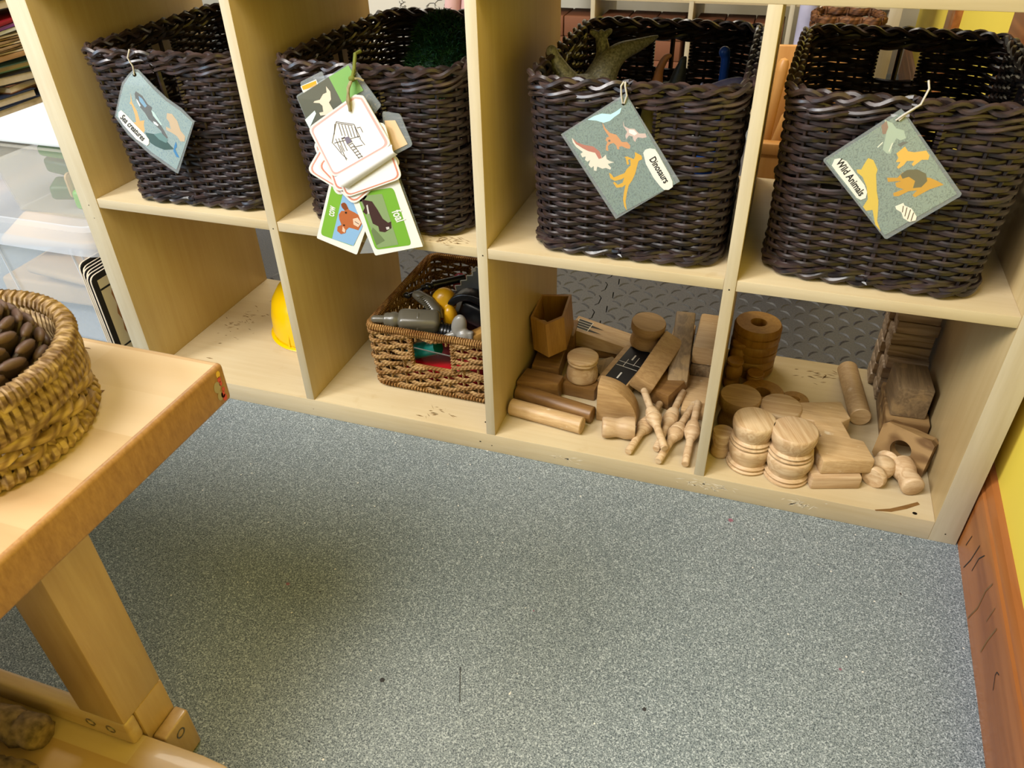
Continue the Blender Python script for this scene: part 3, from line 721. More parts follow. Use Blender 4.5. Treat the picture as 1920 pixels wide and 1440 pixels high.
pc('animal_photo_card', ['laminate', ink('#5f6258'), ink('#7fb264'), ink('#e8d8c4'), ink('#d8e8e8')],
   [('s', rounded([(430, 25), (60, 220), (150, 440), (420, 560), (640, 300)], .05), -.0090, 0), ('p', [(290, 108), (70, 228), (150, 430), (420, 500), (470, 240)], -.0092, 1), ('p', [(420, 40), (290, 108), (380, 275), (520, 200)], -.0094, 2),
    ('p', [(272, 165), (300, 200), (305, 250), (290, 270), (320, 320), (290, 350), (230, 355), (222, 335), (250, 330), (245, 290), (225, 272), (183, 268), (190, 258), (228, 250), (250, 215), (275, 205)], -.0096, 3),
    ('p', [(120, 380), (190, 320), (200, 340), (150, 440)], -.0096, 4)], 'photo card of a pale animal on grey')
def rot_card(c, w_, h_, a, y, base='#f6f3f2', edge='#e0a090', name='drawing_card', extra=(), extramats=(), label=None):
    ca, sa = math.cos(a), math.sin(a)
    f = lambda k: rounded([(c[0] + (x * w_ / 2 * k) * ca - (q * h_ / 2 * k) * sa, c[1] + (x * w_ / 2 * k) * sa + (q * h_ / 2 * k) * ca) for x, q in ((-1, -1), (1, -1), (1, 1), (-1, 1))], .13)
    return pc(name, ['white_ink', ink(edge), ink(base)] + list(extramats), [('s', f(1), y, 0), ('p', f(.94), y - .0002, 1), ('p', f(.89), y - .0003, 2)] + list(extra), label)
rot_card((470, 640), 470, 430, -.42, -.0105); rot_card((430, 690), 470, 400, .55, -.0122)
rot_card((500, 690), 450, 400, -.75, -.0139, edge='#dd8f78'); rot_card((510, 640), 460, 380, -.3, -.0156, edge='#e0907c')
# cow card and foal card hang lowest
def lp_card(name, corners, y, mats, ex, label):
    return pc(name, mats, [('s', rounded(corners, .03), y, 0)] + ex, label)
lp_card('animal_word_card', [(300, 780), (182, 1265), (490, 1392), (640, 900)], -.0100, ['white_ink', ink('#7fb43e'), ink('#8fb8e0'), ink('#b8683c'), ink('#8a4a2a'), ink('#ecc8b0'), ink('#2c2420')],
   [('p', rounded([(310, 820), (212, 1235), (470, 1325), (575, 930)], .09), -.0102, 1), ('p', [(385, 910), (302, 1265), (465, 1318), (525, 1180), (580, 930)], -.0104, 2),
    ('p', [(385, 975), (410, 985), (430, 1030), (470, 1050), (520, 1080), (530, 1130), (500, 1190), (470, 1180), (430, 1170), (410, 1190), (405, 1215), (370, 1225), (342, 1200), (345, 1165), (375, 1150), (360, 1110), (355, 1070), (375, 1040), (400, 1040), (372, 1000)], -.0106, 3),
    ('p', [(372, 985), (400, 975), (425, 1020), (400, 1035), (380, 1015)], -.0108, 4), ('p', [(385, 1160), (405, 1190), (400, 1212), (380, 1200)], -.0108, 5), ('p', [(460, 1100), (495, 1090), (522, 1130), (500, 1165), (465, 1145)], -.0108, 5),
    ('p', [(402, 1046), (416, 1046), (414, 1060), (402, 1058)], -.0110, 6), ('p', [(388, 1146), (400, 1146), (400, 1158), (388, 1156)], -.0110, 6), ('l', [(475, 1120), (505, 1140), 4], -.0110, 6),
    ('t', ['cow', (318, 1090), (332, 1005), 84, .25], -.0106, 0)], 'green card reading cow')
lp_card('animal_word_card', [(420, 860), (640, 760), (738, 700), (975, 1300), (920, 1312), (632, 1388)], -.0118, ['white_ink', ink('#78ae3c'), ink('#8aa070'), ink('#45302e'), ink('#cfc8c4'), ink('#6f8058')],
   [('p', rounded([(485, 900), (745, 855), (895, 1290), (635, 1340)], .09), -.0120, 1), ('p', [(500, 925), (650, 905), (670, 905), (800, 1290), (650, 1325), (600, 1180)], -.0122, 2),
    ('p', [(520, 940), (545, 950), (600, 960), (640, 1020), (680, 1090), (720, 1120), (740, 1110), (745, 1160), (700, 1195), (660, 1190), (650, 1150), (610, 1130), (580, 1040), (560, 1060), (535, 1040), (550, 1010)], -.0124, 3),
    ('p', [(705, 1155), (728, 1150), (732, 1168), (712, 1175)], -.0126, 4), ('p', [(560, 990), (570, 985), (585, 1055), (572, 1055)], -.0126, 4),
    ('p', [(610, 1160), (650, 1200), (700, 1260), (640, 1300), (600, 1190)], -.0124, 5),
    ('t', ['foal', (742, 1035), (785, 1122), 92, .15], -.0124, 0)], 'green card reading foal')
pc('laminated_card', ['laminate'], [('s', [(600, 1150), (745, 700), (975, 1290), (880, 1345), (510, 1385)], -.0086, 0)])
# top drawing card, its lower half curls forward
house = []
L_ = lambda a, b, w_=3.2: ('l', [a, b, w_], -.0185, 3)
for a, b in [((360, 385), (330, 530)), ((360, 385), (480, 405)), ((480, 405), (525, 500)), ((335, 530), (400, 610)), ((385, 545), (430, 650)), ((350, 400), (345, 470)), ((365, 395), (470, 412)), ((525, 430), (540, 460)),
             ((500, 430), (525, 425)), ((440, 540), (520, 640)), ((470, 530), (540, 630)), ((520, 500), (555, 545)), ((480, 560), (540, 545)), ((400, 610), (435, 640)), ((345, 530), (520, 485))] + \
            [((355 + 20 * i, 500 - 3 * i), (395 + 20 * i, 595 - 6 * i)) for i in range(3)] + [((375 + 22 * i, 400 + 4 * i), (400 + 22 * i, 480 + 3 * i)) for i in range(6)] + \
            [((448 + 12 * i, 545 + 18 * i), (472 + 14 * i, 530 + 18 * i)) for i in range(6)]: house.append(L_(a, b))
house.append(('p', [(415, 495), (445, 485), (470, 520), (435, 540)], -.0186, 4)); house.append(L_((400, 500), (420, 490), 8))
rot_card((560, 700), 420, 330, -.36, -.0168, edge='#dd8f78')
pc('drawing_card', ['white_ink', ink('#e8b4b0'), ink('#f6f3f4'), ink('#544a48'), ink('#7a7284')],
   [('s', rounded([(480, 215), (540, 225), (735, 548), (335, 780), (160, 425)], .10), -.0176, 0), ('p', rounded([(482, 228), (532, 236), (718, 545), (340, 765), (176, 430)], .10), -.0178, 1), ('p', rounded([(485, 240), (525, 248), (700, 545), (345, 750), (192, 437)], .10), -.0180, 2)] + house, 'white card with a line drawing of a wooden house')
for y, c4, mi in ((-.0181, '#cdd6ee', 0),):
    g = G(); P4 = [cd.p(*q) for q in ((735, 548), (780, 610), (440, 850), (345, 775))]; P3 = [cd.p(*q) for q in ((735, 548), (335, 780))]
    # curled flap rising forward from the fold line
    vs = []; n = 8
    a0, a1 = Vector(P4[0]), Vector(P4[3]); b0, b1 = Vector(P4[1]), Vector(P4[2])
    for i in range(n + 1):
        s_ = i / n; yy = -.0176 - .007 * math.sin(s_ * PI * .9)
        for a, b in ((a0, b0), (a1, b1)):
            q = a.lerp(b, s_); vs.append((q.x, yy, q.y))
    m_ = len(vs); vs += [(x, y_ + .0006, z) for x, y_, z in vs]
    fs = [[2 * i, 2 * i + 1, 2 * i + 3, 2 * i + 2] for i in range(n)] + [[m_ + 2 * i, m_ + 2 * i + 2, m_ + 2 * i + 3, m_ + 2 * i + 1] for i in range(n)]
    g.add(vs, fs); o = g.obj('curled_card', [ink('#f3f1f6')], t)
g = G(); S = [cd.p(*q) for q in ((455, 318), (450, 250), (440, 170), (455, 120), (460, 60), (450, 0))]
g.tube([(S[0][0], -.019, S[0][1]), (S[1][0] + .001, -.022, S[1][1]), (S[2][0], -.0185, S[2][1]), (S[3][0], -.014, S[3][1])], .0020, 7)
g.tube([(S[0][0] + .001, -.0185, S[0][1]), (S[1][0] - .002, -.021, S[1][1]), (S[2][0] + .002, -.020, S[2][1]), (S[3][0] + .001, -.015, S[3][1])], .0018, 7)
g.tube([(S[3][0], -.013, S[3][1]), (S[4][0], -.010, S[4][1]), (S[5][0], -.002, S[5][1] + .004), (S[5][0], .012, S[5][1] + .004)], .0024, 7, mi=1)
g.blob((S[3][0], -.014, S[3][1]), (.005, .004, .004), n=8, mi=1); g.tube([(S[3][0], -.014, S[3][1]), (S[3][0] + .010, -.014, S[3][1] + .001), (S[3][0] + .016, -.012, S[3][1] - .002)], .0015, 6)
g.obj('string', ['twine_jute', 'twine_green'], t)

# ------------------------------------------------------------------ toys in the upper baskets
def remesh(o, vox=.0014, sm=4):
    m = o.modifiers.new('r', 'REMESH'); m.mode = 'VOXEL'; m.voxel_size = vox; m.use_smooth_shade = True
    s_ = o.modifiers.new('s', 'SMOOTH'); s_.iterations = sm; s_.factor = .5; return o
def body(name, tubes, blobs, mat, label, cat, vox=.0016, group=None, sm=4):
    g = G()
    for P, r in tubes:
        # resample with a smooth curve
        P = [Vector(p) for p in P]; out = []; rr = []
        for i in range(len(P) - 1):
            p0, p1, p2, p3 = P[max(i - 1, 0)], P[i], P[i + 1], P[min(i + 2, len(P) - 1)]
            for k in range(6):
                s_ = k / 6; out.append(.5 * ((2 * p1) + (p2 - p0) * s_ + (2 * p0 - 5 * p1 + 4 * p2 - p3) * s_ * s_ + (3 * p1 - p0 - 3 * p2 + p3) * s_ ** 3)); rr.append(r[i] + (r[i + 1] - r[i]) * s_)
        out.append(P[-1]); rr.append(r[-1]); g.tube(out, rr, 12)
        g.blob(out[0], (rr[0],) * 3, n=8); g.blob(out[-1], (rr[-1],) * 3, n=6)
    for c, r in blobs: g.blob(c, r, n=10)
    o = g.obj(name, mat); remesh(o, vox, sm); return tag(o, label, cat, group)
body('toy_dinosaur', [([(.860, .14, .575), (.868, .155, .604), (.882, .17, .622), (.905, .19, .6300), (.928, .21, .638)], [.026, .019, .014, .009, .0022]),
                      ([(.838, .13, .580), (.818, .125, .602), (.802, .125, .624), (.799, .125, .631)], [.016, .012, .0085, .008]),
                      ([(.848, .16, .585), (.858, .18, .614), (.853, .185, .640)], [.016, .0105, .008]),
                      ([(.853, .185, .638), (.841, .182, .646)], [.006, .004]), ([(.853, .185, .638), (.865, .187, .647)], [.006, .004]), ([(.853, .185, .638), (.855, .178, .647)], [.006, .004]),
                      ([(.845, .13, .555), (.84, .14, .50), (.83, .15, .45)], [.035, .040, .030])],
     [((.845, .13, .574), (.040, .032, .028))], 'dino_grey', 'scaly grey toy dinosaur upside down with legs and tail in the air', 'toy dinosaur', .0014, 'toy dinosaurs')
body('toy_dinosaur', [([(.934, .19, .50), (.934, .20, .560), (.936, .20, .594), (.943, .20, .612), (.949, .20, .616)], [.014, .010, .006, .005, .003])], [((.93, .18, .47), (.03, .03, .03))], 'dino_orange', 'pale orange toy dinosaur tail curving up in basket middle', 'toy dinosaur', .0012, 'toy dinosaurs')
body('toy_dinosaur', [([(.958, .21, .50), (.960, .21, .565), (.966, .21, .604), (.969, .21, .612)], [.020, .014, .006, .003])], [((.96, .22, .47), (.03, .03, .03)), ((.950, .205, .572), (.018, .01, .008))], 'dino_dark', 'dark toy dinosaur fin beside the pale orange tail', 'toy dinosaur', .0014, 'toy dinosaurs')
body('toy_dinosaur', [([(1.024, .22, .47), (1.024, .22, .598), (1.022, .22, .616)], [.008, .0065, .006])], [((1.021, .22, .620), (.008, .008, .008)), ((1.02, .22, .46), (.025, .03, .025))], 'dino_blue', 'bright blue toy dinosaur neck and round head standing upright', 'toy dinosaur', .0014, 'toy dinosaurs')
body('toy_dinosaur', [([(.985, .10, .565), (1.005, .12, .585), (1.030, .135, .596), (1.050, .14, .601), (1.056, .14, .600)], [.010, .0095, .0085, .0075, .006]), ([(.985, .10, .565), (.98, .12, .52), (.98, .14, .46)], [.012, .022, .03])], [((.998, .12, .590), (.004, .003, .010)), ((1.004, .13, .592), (.004, .003, .010))], 'dino_purple', 'ribbed grey purple toy dinosaur lying along the basket rim', 'toy dinosaur', .0014, 'toy dinosaurs')
body('toy_dinosaur', [([(.955, .045, .50), (.952, .045, .57), (.950, .040, .590)], [.016, .013, .008])], [((.944, .040, .594), (.012, .006, .006)), ((.96, .06, .46), (.02, .02, .03))], 'dino_olive', 'olive toy dinosaur behind the front hand hole', 'toy dinosaur', .0014, 'toy dinosaurs')
# loose artificial grass
g = G(); g.blob((.608, .235, .562), (.070, .095, .075), n=12, mi=0); g.blob((.582, .25, .612), (.035, .05, .035), n=10, mi=0)
rg = random.Random(3)
for i in range(7500):
    th = rg.uniform(0, 2 * PI); ph = math.acos(rg.uniform(-.1, 1)); 
    if rg.random() < .28: c0, rad = Vector((.582, .25, .612)), (.035, .05, .035)
    else: c0, rad = Vector((.608, .235, .562)), (.070, .095, .075)
    n_ = Vector((math.sin(ph) * math.cos(th), math.sin(ph) * math.sin(th), math.cos(ph)))
    p = c0 + Vector((n_.x * rad[0], n_.y * rad[1], n_.z * rad[2])); l = rg.uniform(.007, .014)
    d = (n_ + Vector((rg.gauss(0, .6), rg.gauss(0, .6), rg.gauss(0, .5)))).normalized(); s_ = d.cross(Vector((rg.gauss(0, 1), rg.gauss(0, 1), rg.gauss(0, 1)))).normalized() * .0008
    bend = Vector((rg.gauss(0, .003), rg.gauss(0, .003), -.002)); q = p + d * l * .6; e = p + d * l + bend
    if abs(e.x - .562) > .124: continue
    g.add([p - s_, p + s_, q + s_ * .8, q - s_ * .8, e], [[0, 1, 2, 3], [3, 2, 4]], 1 if rg.random() < .6 else 2)
tag(g.obj('artificial_grass', ['turf', 'turf', 'turf_light']), 'clump of dark green artificial grass inside a wicker basket', 'artificial grass', kind='stuff')

# ------------------------------------------------------------------ lower cells: hard hat and tool basket
t = thing('toy_hard_hat', 'bright yellow toy hard hat lying on the bottom shelf', 'hard hat', (.275, .238, ZB))
pr = [(.0, .1215), (.03, .1195), (.058, .112), (.08, .097), (.094, .075), (.101, .045), (.1025, .012), (.1025, .003)]
g = G().lathe([(r * .97, z - .002) for r, z in pr] + [(r, z) for r, z in pr[::-1]], 48, Matrix.Translation((.275, .238, ZB + .0005)))
g.obj('hat_shell', 'yellow_plastic', t, angle=60)
g = G().lathe([(.098, 0), (.107, 0), (.1085, .002), (.107, .004), (.100, .006), (.098, 0)], 48, Matrix.Translation((.275, .238, ZB + .0003))); g.obj('hat_brim', 'yellow_plastic', t, angle=60)
g = G()
for dx in (-.02, 0, .02):
    g.tube([(.275 + dx, .238 + .100 * math.sin(a), ZB + .003 + .1195 * math.cos(a) * math.sqrt(1 - (dx / .11) ** 2)) for a in [PI * 1.0 * (k / 20 - .5) for k in range(21)]], .0035, 6)
g.obj('hat_ridges', 'yellow_plastic', t)

t = thing('seagrass_basket', 'natural twisted seagrass basket full of toy tools', 'basket', (.598, .222, ZB + .0005))
sb, sat_, sN = weave((.118, .143, .018), (.1225, .146, .016), .125, 36, 13, (.0042, .0034), .0042, (.038, .060, .113, (0, 2)), .0024, sub=5, z0=.008, centre=False)
sb.obj('woven_body', 'seagrass', t, world=False)
def coil(at, N, h, z, ra, rb, rs, pitch, per, off=0):
    g = G(); turns = int(per / pitch); pts = []; m = turns * 8
    for i in range(m):
        f = i / m * N; a = at(int(f), h, 0).lerp(at(int(f) + 1, h, 0), f - int(f)); a2 = at(int(f), h, .01).lerp(at(int(f) + 1, h, .01), f - int(f)); n_ = (a2 - a).normalized()
        th = 2 * PI * i / 8; pts.append(a + n_ * (ra * math.cos(th) + off) + Vector((0, 0, z + rb * math.sin(th))))
    g.tube(pts, rs, 5, True); return g
coil(sat_, sN, .125, .003, .0052, .0058, .0021, .0044, 1.07).obj('wrapped_rim', 'seagrass_rim', t, world=False)
coil(sat_, sN, .004, .004, .0042, .0036, .0021, .0060, 1.05).obj('wrapped_foot', 'seagrass_rim', t, world=False)
g = G()
for sy in (-1,):
    for z in (.060,): g.tube([(-.037, sy * .1445, z), (.037, sy * .1445, z)], .0040, 8)
for x_ in (-.040, .040): g.tube([(x_, -.1445, .060), (x_, -.1455, .116)], .0040, 8)
g.obj('hand_hole_edge', 'seagrass_rim', t, world=False)
g = G().tube([(-.040, -.144, .098), (.040, -.144, .092)], .0013, 6); g.obj('wire', 'metal', t, world=False)
g = G().box((0, 0, .004), (.232, .282, .004), None, .001); g.obj('base_panel', 'seagrass', t, world=False)

TG = 'toy tools in the seagrass basket'
t = thing('toy_drill', 'olive grey toy power drill resting its nozzle on the basket rim', 'toy drill', (.56, .10, .12), TG)
M_, l_ = axis_M((.484, .081, .1800), (.604, .120, .172))
g = G().lathe([(0, .0), (.0035, 0), (.0065, .004), (.0072, .018), (.0072, .022), (.011, .024), (.0125, .028), (.0125, .034), (.0140, .036), (.0145, .044), (.0125, .047), (.0125, .050)], 24, M_); g.obj('chuck', 'grey_plastic', t)
g = G(); R_ = M_.to_3x3()
bm = bmesh.new(); bmesh.ops.create_cube(bm, size=1); bmesh.ops.scale(bm, vec=(.036, .036, .075), verts=bm.verts); bmesh.ops.bevel(bm, geom=list(bm.edges), offset=.011, segments=4, profile=.5, affect='EDGES')
bmesh.ops.translate(bm, vec=(0, 0, .085), verts=bm.verts); bmesh.ops.transform(bm, matrix=M_ @ Matrix.Rotation(.5, 4, 'Z'), verts=bm.verts); g.bm(bm)
g.lathe([(.0184, .082), (.0190, .083), (.0190, .085), (.0184, .086)], 28, M_)
g.obj('housing', 'grey_plastic', t, angle=50)
g = G(); P0 = M_ @ Vector((0, 0, .105))
g.tube([(.590, .124, .172), (.585, .134, .184), (.570, .142, .194), (.548, .148, .201), (.538, .149, .202)], [.014, .013, .0115, .010, .006], 14)
g.obj('handle', 'grey_plastic', t, angle=60)
g = G()
for i in range(9):
    s_ = i / 8; c = Vector((.583, .124, .190)).lerp(Vector((.558, .138, .206)), s_); g.tube([c + Vector((-.006, -.006, 0)), c + Vector((.006, .004, .001))], .0012, 6)
g.obj('grip_ribs', 'grey_plastic', t)
g = G().lathe([(.016 - .001 * (i % 2), i * .0028) for i in range(10)] + [(0, .028)], 20, axis_M((.600, .112, .158), (.64, .122, .148))[0]); g.obj('vent_ribs', 'black_plastic', t)

t = thing('toy_circular_saw', 'yellow and black toy saw with a grey toothed blade', 'toy saw', (.62, .17, .12), TG)
o = G().blob((.590, .162, .186), (.024, .020, .030), Matrix.Rotation(.3, 4, 'Y'), 12).blob((.608, .145, .166), (.014, .014, .026), None, 12).obj('yellow_housing', 'tool_yellow', t); remesh(o, .0018, 6)
g = G()
arc = [(math.cos(a) * .046, math.sin(a) * .040) for a in [PI * k / 14 for k in range(15)]]; arc = [(x * 1.12, z * 1.05) for x, z in arc]
inner = [(x * .72, z * .62 + .002) for x, z in arc[::-1]]
g.prism([(x, z) for x, z in arc + inner], -.014, .014, .002, Matrix.Translation((.652, .158, .176)) @ Matrix.Rotation(.35, 4, 'Y') @ Matrix.Rotation(PI / 2, 4, 'X'))
g.box((.655, .165, .165), (.075, .018, .045), (0, .35, 0), .008)
g.obj('black_guard', 'black_plastic', t, angle=50)
g = G().tube([(.540, .178, .200), (.560, .186, .204)], .0045, 10).tube([(.560, .186, .204), (.610, .220, .209)], .0070, 12).tube([(.512, .168, .184), (.545, .180, .199)], [.004, .0035], 8)
g.blob((.514, .170, .184), (.009, .006, .006)).blob((.552, .183, .202), (.009, .007, .007)); g.obj('black_rod_handle', 'black_plastic', t, angle=60)
g = G(); st = [(.735, .238), (.640, .246), (.640, .238), (.634, .236), (.634, .228), (.622, .226), (.622, .217), (.610, .214), (.610, .205), (.598, .202), (.600, .192), (.62, .17), (.735, .17)]
g.prism([(x, z) for x, z in st][::-1], .199, .2015, 0, Matrix.Rotation(PI / 2, 4, 'X') @ Matrix.Scale(-1, 4, (0, 0, 1)))
g.obj('toothed_blade', 'blade_grey', t)
g = G()
for a, b in zip(st[:-3], st[1:-2]): g.tube([(a[0], .1985, a[1]), (b[0], .1985, b[1])], .0009, 5)
g.obj('blade_outline', 'white_ink', t)
o = G().blob((.685, .150, .170), (.018, .014, .022)).obj('red_trigger', 'red_plastic', t)
t = thing('toy_hammer', 'light grey toy hammer leaning over the front rim', 'toy hammer', (.63, .1, .12), TG)
o = G().blob((.640, .108, .176), (.014, .010, .024), Matrix.Rotation(.25, 4, 'Y')).blob((.650, .104, .160), (.013, .012, .014)).tube([(.640, .106, .150), (.652, .10, .145), (.662, .102, .155), (.662, .106, .170)], .006, 10).obj('hammer_head', 'lightgrey_plastic', t); remesh(o, .0018, 5)
G().tube([(.632, .106, .160), (.606, .098, .150), (.580, .10, .130)], .0055, 10).obj('hammer_handle', 'lightgrey_plastic', t)
tag(beam('wooden_block', (.652, .105, .148), (.70, .14, .166), .022, .020, 'block_orange'), 'small orange wood block behind the toy hammer', 'block')
tag(G().tube([(.535, .12, .092), (.56, .105, .112), (.60, .10, .130)], [.013, .015, .014], 14).obj('toy_screwdriver', 'teal_plastic'), 'teal toy handle seen through the basket hand hole', 'toy tool', TG)
tag(G().box((.605, .145, .068), (.15, .10, .036), (0, 0, .05), .010, 3).obj('toy_toolbox', 'red_plastic'), 'glossy red toy seen through the basket hand hole', 'toy tool', TG)
tag(G().box((.60, .24, .10), (.16, .10, .09), (0, 0, .1), .015, 3).obj('toy_tool_case', 'black_plastic'), 'black toy part lying beneath the toy saw', 'toy tool', TG)
tag(G().blob((.600, .225, .193), (.018, .006, .022)).obj('toy_pliers', ink('#c8304c')), 'pink red toy tip behind the black rod handle', 'toy tool', TG)

# ------------------------------------------------------------------ turned wooden toys
def knob_profile(r, h):
    q = [(0, 0), (.92, 0), (.99, .04), (.995, .10), (.90, .145), (.955, .19), (.965, .24), (.90, .285), (.85, .32), (.87, .40), (.94, .54), (.985, .68), (1.0, .80), (.995, .92), (.96, .98), (.92, 1.0), (0, 1.0)]
    return [(a * r, b * h) for a, b in q]
def knob(pos, r, h, mat, label, tilt=(0, 0), group='turned wooden knobs', prof=knob_profile, cat='turned block', name='turned_block', rz=0):
    g = G().lathe(prof(r, h), 40); o = g.obj(name, mat, world=False, angle=50); o.location = pos; o.rotation_euler = (tilt[0], tilt[1], rz); return tag(o, label, cat, group)
def bell_profile(r, h):
    q = [(0, 0), (.80, 0), (.90, .03), (.93, .12), (.90, .25), (.84, .38), (.82, .46), (.88, .56), (.98, .68), (1.0, .80), (1.0, .95), (.96, 1.0), (0, 1.0)]
    return [(a * r, b * h) for a, b in q]
def peg_profile(r, h):
    q = [(0, 0), (.88, 0), (.98, .04), (1.0, .12), (.92, .22), (.74, .27), (.72, .32), (.80, .36), (.96, .48), (1.0, .60), (.96, .72), (.78, .80), (.76, .83), (.9, .88), (.98, .94), (.9, .99), (0, 1.0)]
    return [(a * r, b * h) for a, b in q]
knob((.941, .290, .083), .032, .050, 'block_tan', 'wide turned knob standing highest on the pile, above the printed ramp block', (.06, .08), None, bell_profile)
knob((.848, .174, .1115), .0285, .048, 'block_turned', 'pale turned knob standing on a small brown block', (PI, 0), None, knob_profile)
# right hand cell: stacked knobs
for (x, y, r, h1, la, lb) in ((1.153, .053, .0335, .045, 'lower knob of the front left double stack in the right cell', 'upper knob of the front left double stack in the right cell'),
                              (1.213, .044, .0355, .045, 'lower knob of the frontmost double stack, beside the brown slab', 'upper knob of the frontmost double stack, beside the brown slab')):
    knob((x, y, ZB), r, h1, 'block_turned', la, (0, 0), 'knobs stacked in pairs at the front'); knob((x - .001, y + .001, ZB + h1), r * .98, h1, 'block_turned', lb, (0, 0), 'knobs stacked in pairs at the front', rz=2)
knob((1.1265, .150, ZB), .034, .062, 'block_tan', 'broad turned knob against the divider behind the stacked pairs', (0, 0), None, bell_profile)
knob((1.193, .150, ZB), .034, .056, 'block_turned', 'cracked turned knob behind the frontmost stacked pair', (0, 0), None)
knob((1.1085, .064, ZB), .0165, .048, 'block_turned', 'small turned peg standing by the divider in the right cell, nearest the front', (0, 0), None, bell_profile, 'peg', 'turned_peg')
for x, y, z, hh, lab in ((1.1085, .262, ZB, .058, 'orange brown peg standing before the wheel stack, full height visible'), (1.112, .305, ZB, .072, 'orange brown peg whose round head shows behind the nearer peg'),
                     (1.147, .268, ZB, .034, 'short peg partly hidden right of the tall pegs')):
    knob((x, y, z), .0155, hh, 'block_orange', lab, (0, 0), None, peg_profile, 'peg', 'turned_peg')
def ring(pos, r, h, hole, mat, label, tilt=(0, 0), group='wooden wheels'):
    q = [(hole, 0), (r * .95, 0), (r, h * .12), (r, h * .46), (r * .93, h * .49), (r * .93, h * .55), (r, h * .58), (r, h * .84), (r * .93, h), (hole * 1.1, h), (hole, h * .95), (hole, 0)]
    o = G().lathe(q, 48).obj('ring_block', mat, world=False, angle=40); o.location = pos; o.rotation_euler = (tilt[0], tilt[1], 0); return tag(o, label, 'wooden wheel', group)
for i, lab in enumerate(('bottom wheel of the tall wheel stack', 'middle wheel of the tall wheel stack', 'top wheel of the tall stack with its hole showing')):
    ring((1.1355 + .001 * i, .332, ZB + .0335 * i), .0425, .0335, .0135, 'block_orange', lab)
ring((1.162, .222, ZB), .040, .026, .014, 'block_orange', 'wooden wheel lying flat behind the two broad knobs')
ring((1.218, .222, ZB), .0245, .022, .008, 'block_orange', 'small wheel edge peeking out behind the cracked knob', (0, 0))
# I-shaped slab on a plain slab
ux, uy = .9487, .3162
def slabM(cx, cy, z, a): return Matrix.Translation((cx, cy, z)) @ Matrix.Rotation(a, 4, 'Z')
a_ = math.atan2(.025, .075)
w2, l2, nd, n0, n1 = .0395, .0745, .017, -.022, .010
poly = [(-w2, -l2), (w2, -l2), (w2, n0 - .006), (w2 - nd, n0 + .002), (w2 - nd, n1 + .01), (w2, n1 + .018), (w2, l2), (-w2, l2), (-w2, n1 + .022), (-w2 + nd, n1 + .014), (-w2 + nd, n0 + .008), (-w2, n0)]
g = G().prism(poly, 0, .027, .0028, slabM(1.2735, .112, ZB + .0245, a_)); tag(g.obj('wooden_slab', 'block_worn'), 'light brown I-shaped slab with notched sides lying on another slab', 'block')
g = G().box((0, 0, 0), (.077, .10, .024), None, .004); o = g.obj('wooden_slab', 'block_pale', world=False); o.location = (1.2715, .0765, ZB + .012); o.rotation_euler = (0, 0, a_ * .95); tag(o, 'plain wooden slab underneath the I-shaped slab', 'block')
# dowels
def dowel(A, B, r, mat, lab, flare=.0015):
    M_, l = axis_M(A, B); g = G().lathe([(0, 0), (r - flare, 0), (r, flare), (r, l - flare), (r - flare, l), (0, l)], 32, M_); return tag(g.obj('wooden_dowel', mat, angle=40), lab, 'dowel')
dowel((1.3255, .205, ZB + .0178), (1.3075, .352, ZB + .0178), .0175, 'block_worn', 'worn dowel lying lengthways beside the wall of stacked planks')
dowel((.7465, .067, ZB + .0152), (.880, .0505, ZB + .0152), .0150, 'block_worn', 'yellowish dowel with paint flecks, frontmost of two at the divider')
dowel((.7440, .112, ZB + .0152), (.890, .0845, ZB + .0152), .0148, 'block_brown', 'reddish brown dowel just behind the yellowish dowel')
# lying pegs of the right cell
def lying(A, B, prof, r, mat, lab, name='turned_peg', cat='peg', group=None):
    M_, l = axis_M(A, B); return tag(G().lathe(prof(r, l), 32, M_).obj(name, mat, angle=50), lab, cat, group)
lying((1.396, .047, ZB + .0170), (1.380, .098, ZB + .0190), bell_profile, .0185, 'block_turned', 'pale flared peg lying on its side before the block with the hole')
lying((1.338, .052, ZB + .0170), (1.364, .102, ZB + .0200), peg_profile, .0190, 'block_turned', 'ball shaped peg wedged between the slabs and the flared peg')
lying((.9135, .0515, ZB + .0195), (.9660, .0640, ZB + .0195), bell_profile, .0195, 'block_pale', 'pale painted peg lying in front of the quarter round block')
# spindles
def spindle_profile(l):
    r = .0063; q = [(0, 0), (r * .85, 0), (r, .0015), (r, l * .34), (.0070, l * .37), (.0098, l * .42), (.0130, l * .475), (.0138, l * .51), (.0118, l * .53), (.0127, l * .545), (.0114, l * .57), (.0120, l * .585), (.0100, l * .61), (.0104, l * .625), (.0080, l * .65), (r, l * .68), (r, l - .0015), (r * .85, l), (0, l)]
    return q
def spindle(A, B, lab):
    M_, l = axis_M(A, B); return tag(G().lathe(spindle_profile(l), 24, M_).obj('turned_spindle', 'block_turned', angle=50), lab, 'spindle', 'turned spindles')
spindle((.966, .014, ZB + .0085), (.995, .152, ZB + .0145), 'turned spindle lying leftmost, nearest the pale painted peg')
spindle((1.0085, .034, ZB + .0085), (1.029, .190, ZB + .0210), 'turned spindle underneath the crossing ones, pointing to the divider')
spindle((1.0235, .018, ZB + .0270), (.965, .148, ZB + .0400), 'turned spindle lying across the top of the others')
spindle((1.0165, -.001 + .006, ZB + .0090), (1.050, .150, ZB + .0190), 'turned spindle second from the divider')
spindle((1.0590, .010, ZB + .0090), (1.0585, .160, ZB + .0250), 'turned spindle lying nearest the divider')
